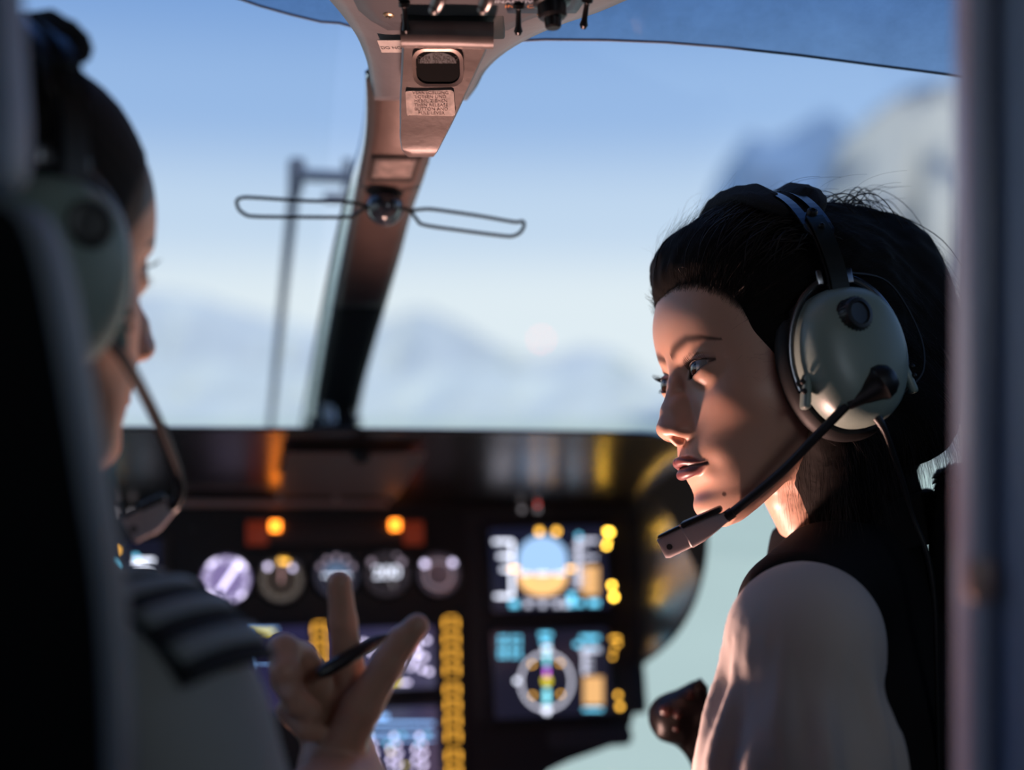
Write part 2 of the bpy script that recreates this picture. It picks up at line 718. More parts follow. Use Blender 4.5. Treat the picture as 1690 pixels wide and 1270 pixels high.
def head_sdf(P, g):
    x = np.abs(P[:, 0])
    Q = np.stack([x, P[:, 1], P[:, 2]], 1)
    y, z = P[:, 1], P[:, 2]
    # face and jaw
    tt = np.clip((-45 - z) / 50, 0, 1)
    zz = z - 0.62 * np.clip(66 - y, 0, 90) * tt * tt * (3 - 2 * tt)
    zf = np.clip(zz, g['z'][0], g['z'][-1])
    yf, w = g['fy'](zf), g['fw'](zf)
    yc = np.interp(zf, [-126, -100, -60, 0, 76], [34, 26, 16, 14, 5])
    yb = np.interp(zf, [-126, -100, -60, -20, 76], [-2, -14, -45, -60, -60])
    s = np.where(y > yc, yf - yc, yc - yb)
    n = np.where(y > yc, 2.25, 2.0)
    q = ((x / w) ** n + (np.abs(y - yc) / s) ** n + 1e-12) ** (1 / n)
    d = (q - 1) * np.minimum(w, s) * 0.95
    over = np.maximum(zz - g['z'][-1], 0) + np.maximum(g['z'][0] - zz, 0)
    d = np.where(over > 0, np.sqrt(np.maximum(d, 0) ** 2 + over ** 2) + np.minimum(d, 0) * 0, d)
    d = sm(d, ell(Q, (0, -4, 32), (74, 92, 84)), 14.0)
    # broad forms
    for c, sg, a in (((27, 90, 13), (13, 14, 6), g['brow']), ((30, 86, -3), (13, 16, 9), -4.6), ((0, 92, 6), (9, 12, 9), -1.0),
                     ((49, 64, -27), (15, 20, 13), g['cheek']), ((50, 52, -63), (14, 22, 16), -2.5), ((68, 48, 22), (10, 22, 20), -3.0),
                     ((0, 90, -68), (22, 16, 15), 3.6), ((0, 84, -106), (13, 14, 9), g['chin']), ((0, 88, -91), (16, 12, 5), -2.6),
                     ((24, 84, -15), (10, 14, 6), -0.8), ((0, 98, -59), (3.2, 8, 6), -1.3),
                     ((27, 80, -76), (5, 9, 6), -1.2)):
        d = d - a * gss(Q, c, sg)
    # nose
    r, o = g['nose_r'], g['nose_y']
    Q0 = Q
    Q = Q - np.array([0, 0, g['nose_z']])
    ns = chain(Q, [(0, 84 + o * .3, 9), (0, 90 + o * .6, -10), (0, 98.5 + o, -30), (0, 103.5 + o, -42.5)], [5.0 * r, 5.6 * r, 6.8 * r, 7.6 * r], 4)
    d = sm(d, ns, 9.0)
    d = sm(d, ell(Q, (4, 103 + o, -44), (5.5 * r, 6.0, 5.8)), 5.0)
    d = sm(d, ell(Q, (11.5 * r, 94 + o, -46.5), (6.2 * r, 9.5, 6.8)), 8.0)
    d = sm(d, ell(Q, (7.5, 92 + o, -34), (6.5 * r, 9.0, 13.0)), 7.0)
    d = sm(d, cone(Q, (0, 101 + o, -49), (0, 95, -55), 3.6, 3.6), 4.0)
    d = smax(d, -ell(Q, (7.2 * r, 97.5 + o, -53.0), (3.4 * r, 6.0, 4.2)), 2.0)
    Q = Q0
    # lips (evaluated only around the mouth)
    k = g['lip']
    mk = (x < 42) & (np.abs(z + 74) < 32) & (y > 60)
    if mk.any():
        Qm, dm = Q[mk], d[mk]
        dm = sm(dm, chain(Qm, UP_LIP, [v * (0.75 + 0.25 * k) - 0.2 for v in UP_R], 1.0), 3.0)
        dm = sm(dm, chain(Qm, LO_LIP, [v * (0.7 + 0.3 * k) - 0.2 for v in LO_R], 1.0), 3.0)
        d[mk] = smax(dm, -chain(Qm, MID_LIP, MID_R, 0.5), 1.4)
    # eyelids: a shell over the eyeball, opened along an almond
    E = Q - EYE_C
    d = sm(d, np.sqrt((E * E).sum(1)) - (EYE_R + 1.5), 6.0)
    ex = E[:, 0] * 0.978 + E[:, 2] * 0.21
    ez = E[:, 2] * 0.978 - E[:, 0] * 0.21
    d = d + 1.7 * np.exp(-0.5 * ((ez - (9.6 - 0.020 * ex ** 2)) / 1.1) ** 2) * np.exp(-0.5 * (ex / 13) ** 4) * (E[:, 1] > 0)
    alm = smax(np.sqrt((ex + 0.3) ** 2 + (ez + 20.6) ** 2) - 26.4, np.sqrt((ex + 1.2) ** 2 + (ez - 26.2) ** 2) - 30.8, 0.6)
    cut = np.maximum(alm, 6.0 - E[:, 1])
    d = smax(d, -cut, 0.5)
    return d


def lid_line(P):
    """signed distance in the lid plane (negative inside the eye opening) and a front mask"""
    E = np.stack([np.abs(P[:, 0]), P[:, 1], P[:, 2]], 1) - EYE_C
    ex = E[:, 0] * 0.978 + E[:, 2] * 0.21
    ez = E[:, 2] * 0.978 - E[:, 0] * 0.21
    alm = smax(np.sqrt((ex + 0.3) ** 2 + (ez + 20.6) ** 2) - 26.4, np.sqrt((ex + 1.2) ** 2 + (ez - 26.2) ** 2) - 30.8, 0.6)
    return alm, ex, ez, E[:, 1]


def vnoise(P, f, seed=0):
    """cheap smooth noise from a few rotated sines"""
    r = np.random.default_rng(seed)
    v = np.zeros(len(P))
    for _ in range(6):
        k = r.normal(size=3)
        k /= np.linalg.norm(k)
        v += np.sin(P @ k * f * r.uniform(0.6, 1.6) + r.uniform(0, 6.28))
    return v / 6


def skin_colors(V, g, skin, lipc, browc, female, mole=None):
    C = np.tile(np.array(skin, float), (len(V), 1))
    Q = np.stack([np.abs(V[:, 0]), V[:, 1], V[:, 2]], 1)

    def blend(m, col):
        m = np.clip(m, 0, 1)[:, None]
        C[:] = C * (1 - m) + np.array(col) * m
    blend((0.5 + 0.5 * vnoise(V, 0.25, 3)) * 0.16, np.array(skin) * np.array([1.0, 0.86, 0.82]))
    blend(0.28 * gss(Q, (48, 66, -34), (16, 20, 14)), np.array(skin) * np.array([1.02, 0.72, 0.68]))
    blend(0.3 * gss(Q, (6, 104, -44), (10, 8, 7)), np.array(skin) * np.array([1.0, 0.75, 0.7]))
    lu = chain(Q, UP_LIP, [v * 1.12 for v in UP_R], 1)
    ll = chain(Q, LO_LIP, [v * 1.12 for v in LO_R], 1)
    lip = np.minimum(lu, ll)
    blend(np.clip(1.0 - (lip + 0.2) / 1.2, 0, 1) * (V[:, 1] > 70) * (0.95 if female else 0.6), lipc)
    blend(np.clip(1.0 - (chain(Q, MID_LIP, [0.7] * len(MID_LIP), 1)) / 1.0, 0, 1) * 0.8, (0.05, 0.012, 0.012))
    # brows
    bx = Q[:, 0]
    bz = np.interp(bx, [7, 17, 31, 43, 52], [14.0, 18.0, 21.5, 19.5, 15.0])
    bw = np.interp(bx, [6, 11, 25, 38, 53], [2.8, 4.6, 4.2, 3.0, 0.9]) * (1.0 if female else 1.5)
    m = np.exp(-np.abs((V[:, 2] - bz) / bw) ** 2.4) * (bx > 6) * (bx < 53) * (V[:, 1] > 50)
    m *= 0.93
    blend(m * 0.97, browc)
    alm, ex, ez, ey = lid_line(V)
    blend((alm < -0.4) * (ey > 0) * (ey < 9) * 0.9, (0.42, 0.27, 0.24))
    edge = np.exp(-0.5 * ((alm - 0.3) / 0.75) ** 2) * (ey > 0)
    blend(edge * np.where(ez > -1, 0.95, 0.45) * (1.0 if female else 0.6), (0.02, 0.012, 0.012))
    if female:
        sh = np.clip(1.5 - np.abs(ez - (7.4 - 0.02 * ex ** 2)) / 2.6, 0, 1) * np.exp(-0.5 * ((ex - 2) / 11) ** 4) * (ey > 0) * (ez > 0)
        blend(sh * 0.6, (0.14, 0.08, 0.07))
    blend(np.clip(1 - ell(Q, (7.2, 97.5 + g['nose_y'], -52.6), (4, 6, 4)) / 1.0, 0, 1) * 0.7, (0.10, 0.03, 0.025))
    hl = H_LINE(np.clip(V[:, 1], -120, 100)) + (0 if female else -20)
    blend(np.clip((V[:, 2] - hl + 1.0) / 7.0, 0, 1) * (V[:, 2] > -60) * 0.96, (0.012, 0.009, 0.008))
    if mole is not None:
        blend(np.clip(2.4 - np.linalg.norm(V - np.array(mole), axis=1) / 0.9, 0, 1) * 0.85, (0.05, 0.02, 0.015))
    return np.clip(C, 0, 1)


def head_matrix(loc, yaw, pitch, roll):
    return Matrix.Translation(loc) @ Matrix.Rotation(yaw, 4, 'Z') @ Matrix.Rotation(pitch, 4, 'X') @ Matrix.Rotation(roll, 4, 'Y')


def to_local(M, p):
    return tuple(np.array(M.inverted() @ Vector(p)) * 1000.0)


def np_mat(M):
    return np.array(M)[:3, :3], np.array(M)[:3, 3]


def eyeball(parent, side, gaze, iris=(0.03, 0.014, 0.008)):
    """eyeball with sclera, iris and pupil painted by the angle to the gaze"""
    bm = bmesh.new()
    bmesh.ops.create_uvsphere(bm, u_segments=48, v_segments=64, radius=EYE_R * 0.001)
    me = bpy.data.meshes.new('eye')
    bm.to_mesh(me)
    bm.free()
    n = len(me.vertices)
    co = np.zeros(n * 3)
    me.vertices.foreach_get('co', co)
    co = co.reshape(-1, 3)
    gz = np.array(gaze, float)
    gz /= np.linalg.norm(gz)
    # put the poles on the gaze so that the iris is round
    q = Vector((0, 0, 1)).rotation_difference(Vector(gz)).to_matrix()
    co = co @ np.array(q).T
    cosv = (co @ gz) / (EYE_R * 0.001)
    ang = np.degrees(np.arccos(np.clip(cosv, -1, 1)))
    co *= (1 + 0.045 * np.exp(-(ang / 24) ** 4))[:, None]
    c = np.tile(np.array([0.30, 0.27, 0.26]), (n, 1))
    c[ang < 29.5] = np.array(iris) * 0.35
    c[ang < 27] = np.array(iris)
    c[ang < 12] = (0.003, 0.003, 0.003)
    me.vertices.foreach_set('co', co.ravel())
    a = me.color_attributes.new('Col', 'FLOAT_COLOR', 'POINT')
    a.data.foreach_set('color', np.concatenate([c, np.ones((n, 1))], 1).ravel())
    o = obj('eye', me, mat('eye', (1, 1, 1), 0.18, attr='Col', coat=1.0), parent, smooth=True)
    o.location = (side * EYE_C[0] * 0.001, EYE_C[1] * 0.001, EYE_C[2] * 0.001)
    return o


def lashes(parent):
    paths, radii = [], []
    for s in (-1, 1):
        for i in range(46):
            t = i / 45.0
            ex = -11.5 + 25.0 * t
            up = -20.6 + math.sqrt(max(0, 26.4 ** 2 - (ex + 0.3) ** 2))
            z = ex * 0.21 + up * 0.978
            x = ex * 0.978 - up * 0.21
            y = math.sqrt(max(1, (EYE_R + 1.2) ** 2 - x * x - z * z))
            p = np.array([x, y, z])
            L = 5.0 + 3.2 * t + RNG.uniform(-.8, .8)
            dirv = np.array([-0.2 + 0.8 * t + RNG.uniform(-.12, .12), 0.85, 0.1])
            k = np.linspace(0, 1, 6)[:, None]
            pt = p + dirv * L * k + np.array([0, -0.1, 0.62]) * L * k ** 2
            pt = pt + EYE_C
            pt[:, 0] *= s
            paths.append(pt)
            radii.append(np.linspace(0.16, 0.03, 6))
        for i in range(24):
            t = i / 23.0
            ex = -8 + 20 * t
            lo = 26.2 - math.sqrt(max(0, 30.8 ** 2 - (ex + 1.2) ** 2))
            z = ex * 0.21 + lo * 0.978
            x = ex * 0.978 - lo * 0.21
            y = math.sqrt(max(1, (EYE_R + 1.3) ** 2 - x * x - z * z))
            k = np.linspace(0, 1, 6)[:, None]
            pt = np.array([x, y, z]) + np.array([-.2 + .6 * t, 0.8, -0.4]) * 3.0 * k + np.array([0, 0, -.3]) * k ** 2
            pt = pt + EYE_C
            pt[:, 0] *= s
            paths.append(pt)
            radii.append(np.linspace(0.10, 0.02, 6))
    V, Fq = tubes_np(np.array(paths), np.array(radii), 3)
    o = obj('eyelashes', np_mesh('eyelashes', V, Fq, 0.001), mat('lash', (0.004, 0.003, 0.003), 1.0, spec=0.0), parent)
    return tag(o, kind='stuff')


HAIR_Y = [-120, -40, 0, 8, 16, 26, 38, 52, 66, 78, 86, 100]
HAIR_Z = [-92, -88, -78, -64, -44, -20, 8, 31, 49, 60, 66, 70]
H_LINE = curve1(HAIR_Y, HAIR_Z)


def hair_sdf(P, g, thick=12.0, back=0.0, grooves=1.0, dz=0.0, face_pull=0.0):
    """hair as a shell over the skull, thinning to nothing at the hairline, grooved along the combing direction"""
    y, z = P[:, 1], P[:, 2]
    hl = H_LINE(np.clip(y, -120, 100)) + dz
    t = np.clip((z - hl) / 26.0, -1, 1)
    cr = ell(P, (0, -4, 32), (74, 92, 84))
    cr = sm(cr, ell(P, (0, 20, 0), (69, 66, 78)), 18)
    cr = sm(cr, cone(P, (0, -30, -30), (0, -25, -78), 55, 46), 20)
    t2 = np.clip((z - hl) / 34.0, 0, 1)
    th = thick * np.where(t > 0, t2 ** 0.7, t * 1.2)
    if back:
        th = th + back * np.clip((-y + 10) / 80, 0, 1) * np.clip((z + 60) / 50, 0, 1) * np.clip((z - hl) / 30, 0, 1)
    ang = np.arctan2(P[:, 0], z - 10)
    wob = 0.25 * np.sin(y * 0.045 + 1.0) + 0.12 * vnoise(P, 0.06, 5)
    gv = (np.sin((ang + wob) * 34) + 0.6 * np.sin((ang - wob) * 71 + y * 0.03) + 0.5 * np.sin((ang + wob) * 130)) * grooves
    return cr - th - gv * np.clip(t * 2, 0, 1) + 1.4 * vnoise(P, 0.11, 8) * np.clip(t * 2, 0, 1)


def person_woman():
    H = head_matrix((0.2119, 1.0944, 1.1652), rad(106.5), rad(-4.9), rad(12.0))
    root = thing('person', 'woman in a black vest and white blouse wearing a headset, looking left', 'person', H)
    L = lambda p: to_local(H, p)
    neck_w = at(1404, 868, 1.135)
    sh_l = at(1328, 1062, 0.955)
    ft = Vector((-0.92, 0.39, 0)).normalized()          # the chest faces left and a little forward
    lf = Vector((-ft.y, ft.x, 0))                        # her left side
    sh_r = neck_w + (neck_w - sh_l)
    sh_r.z = sh_l.z
    elb = at(1304, 1450, 0.93)
    chest = neck_w + Vector((0, 0, -0.20)) + ft * 0.015
    hips = chest + Vector((0, 0, -0.26)) - ft * 0.03
    nl, sl, sr, el_, ch, hp = L(neck_w), L(sh_l), L(sh_r), L(elb), L(chest), L(hips)
    Rl = np.array(H.to_3x3())
    axf, axl = Rl.T @ np.array(ft), Rl.T @ np.array(lf)
    axu = Rl.T @ np.array([0, 0, 1.0])
    B = np.stack([axl, axf, axu])                        # torso axes in head space

    def torso(P, c, r):
        return ell((P - np.array(c)) @ B.T, (0, 0, 0), r)

    th0, th1 = L(at(1306, 812, 1.105)), L(at(1358, 905, 1.13))

    def body(P):
        d = head_sdf(P, WOMAN)
        d = sm(d, cone(P, (0, -22, -55), nl, 45, 46), 12)
        d = sm(d, cone(P, th0, th1, 23, 26), 14)
        near = P[:, 2] < -70
        if near.any():
            Pn = P[near]
            e = cone(Pn, np.array(nl) - axu * 30, sl, 34, 38)
            e = sm(e, cone(Pn, np.array(nl) - axu * 30, sr, 34, 38), 20)
            e = sm(e, torso(Pn, np.array(ch) - axu * 30, (118, 80, 165)), 40)
            e = sm(e, torso(Pn, hp, (125, 85, 180)), 40)
            e = sm(e, cone(Pn, sl, el_, 42, 36), 20)
            d[near] = sm(d[near], e, 22)
        return d
    X = axis([(-230, -72, 8), (-72, 72, 0.95), (72, 250, 8)])
    Y = axis([(-160, -70, 6), (-70, 50, 2.4), (50, 114, 0.8), (114, 240, 9)])
    Z = axis([(-560, -150, 9), (-150, -122, 2.0), (-122, 62, 0.8), (62, 126, 2.4)])
    V, Fq = surface_nets(body, X, Y, Z)
    fm = ((V[:, 2] > -118) & (V[:, 1] > 52)).astype(float)
    V = relax(V, Fq, 2, 0.4)
    def skin_at(Vb, px, py):
        Wd = (Vb * 0.001) @ Rl.T + np.array(H.translation)
        u = 845 + FPX * Wd[:, 0] / Wd[:, 1]
        v = 635 - FPX * (Wd[:, 2] - CAM_Z) / Wd[:, 1]
        m = np.hypot(u - px, v - py) < 4
        return Vb[m][np.argmin(Wd[m, 1])] if m.any() else None
    C = skin_colors(V, WOMAN, (0.60, 0.365, 0.265), (0.17, 0.045, 0.05), (0.06, 0.035, 0.026), True, mole=skin_at(V, 1192, 815))
    V_body = V

    def me_face_points(Vb, n):
        """points on the skin just below the hairline"""
        hl = H_LINE(np.clip(Vb[:, 1], -120, 100))
        m = (Vb[:, 2] > hl - 7) & (Vb[:, 2] < hl + 6) & (Vb[:, 1] > 30) & (Vb[:, 2] > 8)
        c = Vb[m]
        return c[RNG.choice(len(c), n)]
    me = np_mesh('body', V, Fq, 0.001, C)
    skin = mat('skin', (0.6, 0.36, 0.26), 0.42, attr='Col', sss=0.12, bump=0.04, bscale=900)
    body_o = obj('body', me, skin, root)
    # gaze: towards the man across the cockpit, slightly up
    gz_w = (at(250, 430, 0.75) - (H @ Vector((0, 0.09, 0)))).normalized()
    gz = H.to_3x3().inverted() @ gz_w
    gz = Vector((0.10, 1.0, 0.10))
    for s in (-1, 1):
        eyeball(root, s, gz)
    lashes(root)

    # hair
    hair_m = mat('hair_black', (0.005, 0.004, 0.0035), 0.8, spec=0.12)

    hn, hn2, hn3 = L(at(1408, 862, 1.085)), L(at(1480, 840, 1.12)), L(at(1358, 862, 1.088))

    def hair(P):
        d = hair_sdf(P, WOMAN, 12.0, 16.0, 0.35)
        d = sm(d, ell(P, (0, 46, 82), (56, 42, 36)), 20)
        d = sm(d, ell(P, (0, -92, 74), (58, 60, 50)), 22)
        d = sm(d, ell(P, (0, -108, 18), (66, 56, 90)), 24)
        d = sm(d, ell(P, (0, -88, -48), (64, 54, 66)), 22)
        d = smax(d, -(P[:, 2] + 118 + 0.25 * P[:, 1]), 16)
        d = sm(d, cone(P, (-28, -34, -66), hn, 34, 22), 14)
        d = sm(d, cone(P, (10, -50, -66), hn2, 40, 26), 14)
        d = sm(d, cone(P, (-50, -8, -58), hn3, 24, 12), 12)
        front = np.clip((P[:, 2] - 60) / 20, 0, 1)
        return d - 1.3 * vnoise(P, 0.35, 2) - 2.2 * vnoise(P, 0.12, 9) - 3.2 * front * vnoise(P, 0.055, 21)
    V, Fq = surface_nets(hair, axis([(-100, 100, 1.9)]), axis([(-175, 106, 1.9)]), axis([(-165, 150, 1.9)]))
    obj('hair', np_mesh('hair', V, Fq, 0.001), hair_m, root)
    # loose strands growing out of the hair surface, combed back, with curls at the back
    idx = RNG.choice(len(V), 9000)
    p0 = V[idx]
    ctr = np.array([0, -20, 10.0])
    nrm = p0 - ctr
    nrm /= np.linalg.norm(nrm, axis=1, keepdims=True)
    back = np.array([0, -1.0, 0.10])
    tang = back - nrm * (nrm @ back)[:, None]
    tang /= np.linalg.norm(tang, axis=1, keepdims=True) + 1e-6
    rear = np.clip((-p0[:, 1] - 20) / 80, 0, 1)
    down = np.array([0, -0.2, -1.0])
    tang = tang * (1 - 0.7 * rear[:, None]) + down * rear[:, None] * 0.8
    nape = np.clip((-p0[:, 2] - 45) / 25, 0, 1)[:, None]
    tang = tang * (1 - nape) + np.array([0, 0.05, -1.0]) * nape
    K = 12
    t = np.linspace(0, 1, K)[None, :, None]
    Ln = RNG.uniform(14, 42, (len(p0), 1, 1))
    lift = (RNG.uniform(0.02, 0.22, (len(p0), 1, 1)) + 0.5 * (RNG.random((len(p0), 1, 1)) > 0.93) * RNG.uniform(.2, 1, (len(p0), 1, 1)))
    jit = RNG.normal(0, 0.13, (len(p0), 1, 3))
    curl = RNG.normal(0, 0.12, (len(p0), 1, 3)) * (1 - 0.8 * nape[:, None, :])
    paths = p0[:, None, :] + Ln * (t * (tang[:, None, :] + jit) + nrm[:, None, :] * lift * (t - 0.75 * t * t) * 1.6 + curl * t * t * np.sin(t * 4))
    paths -= nrm[:, None, :] * 0.8
    rr = RNG.uniform(0.05, 0.13, (len(p0), 1)) * np.linspace(1, 0.4, K)[None]
    Vs, Fs = tubes_np(paths, rr, 3)
    st = obj('hair_strands', np_mesh('hair_strands', Vs, Fs, 0.001), mat('hair_strand', (0.014, 0.009, 0.007), 0.5, spec=0.3), root)
    tag(st, kind='stuff')
    # looped locks of the loose updo on the back of the crown
    lp, lr = [], []
    for i in range(240):
        a = RNG.uniform(-0.9, 0.9)
        c0 = np.array([RNG.uniform(-40, 40), RNG.uniform(-95, -28), RNG.uniform(108, 124)])
        Lq = RNG.uniform(35, 78)
        hgt = RNG.uniform(6, 30)
        k = np.linspace(0, 1, 14)[:, None]
        dirn = np.array([math.sin(a) * 0.5, -math.cos(a), -0.55])
        path = c0 + dirn * Lq * k + np.array([0, 0, 1.0]) * hgt * 4 * k * (1 - k) + np.array([0, 0, -26]) * k ** 3
        path = path + 2.0 * np.sin(k * 9 + a * 7) * np.array([1, .3, .2])
        lp.append(path)
        lr.append(np.full(14, RNG.uniform(0.15, 0.65)) * np.linspace(1, 0.5, 14))
    for i in range(240):                                  # fine flyaway hairs around the outline and at the nape
        kind = i % 3
        if kind == 0:
            c0 = np.array([RNG.uniform(-30, 30), RNG.uniform(70, 84), RNG.uniform(58, 82)])
            dv = np.array([RNG.uniform(-.3, .3), RNG.uniform(0.1, 0.7), RNG.uniform(-0.2, 0.8)])
            bend = np.array([RNG.uniform(-.3, .3), -0.9, -0.6])
        elif kind == 1:
            c0 = np.array([RNG.uniform(-50, 50), RNG.uniform(-90, 40), RNG.uniform(108, 122)])
            dv = np.array([RNG.uniform(-.5, .5), RNG.uniform(-.6, .2), 0.9])
            bend = np.array([RNG.uniform(-.5, .5), -0.9, -0.8])
        else:
            c0 = np.array([RNG.uniform(-58, -40), RNG.uniform(-22, 2), RNG.uniform(-92, -70)])
            dv = np.array([RNG.uniform(-.2, .1), RNG.uniform(-.1, .25), -1.0])
            bend = np.array([RNG.uniform(-.2, .2), RNG.uniform(0, .3), -0.2])
        k = np.linspace(0, 1, 14)[:, None]
        Lq = RNG.uniform(22, 60)
        lp.append(c0 + dv * Lq * k + bend * Lq * 0.7 * k ** 2)
        lr.append(np.full(14, RNG.uniform(0.06, 0.13)))
    for i in range(420):                                  # wavy locks combed back over the crown
        th = RNG.uniform(-1.15, 1.15)
        k = np.linspace(0, 1, 14)
        f0 = math.radians(RNG.uniform(28, 70))
        ph = f0 + math.radians(RNG.uniform(30, 80)) * k
        w = th + RNG.uniform(0.02, 0.07) * np.sin(ph * RNG.uniform(4, 8) + RNG.uniform(0, 6))
        up_ = 13 + 7 * np.sin(k * math.pi) + RNG.uniform(-3, 4) + RNG.uniform(0, 2.5) * np.sin(ph * 9 + RNG.uniform(0, 6))
        lp.append(np.stack([(74 + up_) * np.sin(w), -4 + (92 + up_) * np.cos(w) * np.cos(ph), 32 + (84 + up_) * np.cos(w) * np.sin(ph)], 1))
        lr.append(np.full(14, RNG.uniform(0.2, 0.8)) * np.sin(0.25 + 2.7 * k))
    bv = me_face_points(V_body, 2600)
    for p in bv:
        k = np.linspace(0, 1, 14)[:, None]
        nn_ = (p - np.array([0, 0, 10.0])) / np.linalg.norm(p - np.array([0, 0, 10.0]))
        dv = np.array([0, -0.75, 0.5]) + RNG.normal(0, 0.22, 3)
        dv -= nn_ * (dv @ nn_)
        Lq = RNG.uniform(10, 34)
        lp.append(p - nn_ * 0.5 + dv * Lq * k + nn_ * Lq * (0.22 * k + 0.12 * k ** 2) + RNG.normal(0, 1.2, 3) * k ** 2)
        lr.append(np.linspace(0.03, RNG.uniform(0.06, 0.12), 14))
    Vs, Fs = tubes_np(np.array(lp), np.array(lr), 4)
    tag(obj('hair_locks', np_mesh('hair_locks', Vs, Fs, 0.001), MATS['hair_strand'], root), kind='stuff')

    # blouse: shoulder and sleeve with soft folds
    el2 = np.array(el_)
    sv = el2 - np.array(sl)
    su = sv / np.linalg.norm(sv)

    def folds(P):
        a = (P - np.array(sl)) @ su
        ang = np.arctan2((P - np.array(sl)) @ axf, (P - np.array(sl)) @ axl)
        m = np.clip(a / 50, 0, 1)
        return m * (3.6 * np.sin(ang * 5 + a * 0.022 + 0.7 * np.sin(a * .03)) + 3.4 * np.sin(ang * 11 - a * 0.018 + 1) + 2.2 * np.sin(ang * 17 + a * 0.03) + 0.9 * np.sin(a * 0.05 + ang * 1.6)) + np.clip(1 - np.abs(a - 8) / 38, 0, 1) * 1.1 * np.sin(ang * 26 + a * 0.02)

    def blouse(P):
        s2 = np.array(sl)
        d = cone(P, s2 + axu * 2, s2 + su * 120, 54, 61)
        d = sm(d, cone(P, s2 + su * 90, el2, 61, 52), 30)
        d = sm(d, cone(P, np.array(nl) - axu * 40, s2, 32, 44), 22)
        d = sm(d, cone(P, np.array(nl) - axu * 40, sr, 32, 38), 22)
        d = sm(d, torso(P, np.array(ch) - axu * 20, (112, 84, 170)), 24)
        d = smax(d, -(cone(P, (0, -26, -55), nl, 52, 54)), 6)
        return d - folds(P) - 0.6 * vnoise(P, 0.09, 4)
    lo = np.array([sl, sr, el_, nl, ch]).min(0) - 150
    hi = np.array([sl, sr, el_, nl, ch]).max(0) + 150
    V, Fq = surface_nets(blouse, axis([(lo[0], hi[0], 4.5)]), axis([(lo[1], hi[1], 4.5)]), axis([(max(lo[2], -520), hi[2], 4.5)]))
    V = relax(V, Fq, 1, 0.4)
    obj('blouse', np_mesh('blouse', V, Fq, 0.001), mat('blouse_cloth', (0.50, 0.455, 0.41), 0.8, bump=0.15, bscale=700, sheen=0.2), root)

    # black vest: bodice over the chest and shoulders, leaving the sleeves free, and a folded collar
    def vest(P):
        nn = np.array(nl)
        va, vb = np.array(L(at(1408, 950, 1.105))), np.array(L(at(1322, 1008, 1.0)))
        d = cone(P, va, vb, 58, 47)
        d = sm(d, cone(P, nn - axu * 30 - axf * 8, np.array(sr) * 0.6 + nn * 0.4 + axu * 26, 50, 40), 18)
        d = sm(d, torso(P, np.array(ch) - axu * 5 - axf * 26, (150, 112, 190)), 26)
        d = sm(d, torso(P, hp, (140, 104, 190)), 40)
        d = smax(d, -(cone(P, (0, -26, -55), nn, 56, 57)), 5)
        arm = cone(P, np.array(sl) + axf * 6 + axl * 20, el2 + axf * 8 + axl * 14, 64, 70)
        d = smax(d, -arm, 6)
        return d - 0.8 * vnoise(P, 0.05, 6)
    V, Fq = surface_nets(vest, axis([(lo[0], hi[0], 4.0)]), axis([(lo[1], hi[1], 4.0)]), axis([(max(lo[2], -520), hi[2], 4.0)]))
    V = relax(V, Fq, 2, 0.5)
    vo = obj('vest', np_mesh('vest', V, Fq, 0.001), mat('vest_cloth', (0.0065, 0.006, 0.0065), 0.85, bump=0.3, bscale=1200, spec=0.2), root)
    tag(vo, 'black sleeveless vest')

    def collar(P):
        nn = np.array(nl)
        q = (P - nn) @ B.T                                # left, forward, up
        h = q[:, 2] - (-6 - 0.29 * q[:, 1])               # band sits higher at the back
        r = np.sqrt((q[:, 0] / 1.0) ** 2 + (q[:, 1] / 1.12) ** 2)
        rr = 63 + np.clip(-h, -20, 40) * 0.40
        d = np.abs(r - rr) - 4.0
        d = smax(d, np.abs(h) - 22, 6)
        d = smax(d, q[:, 1] - 64, 4)
        return d
    V, Fq = surface_nets(collar, axis([(nl[0] - 130, nl[0] + 130, 2.6)]), axis([(nl[1] - 130, nl[1] + 130, 2.6)]), axis([(nl[2] - 110, nl[2] + 110, 2.6)]))
    V = relax(V, Fq, 2, 0.5)
    obj('collar', np_mesh('collar', V, Fq, 0.001), MATS['vest_cloth'], root)
    return root, H


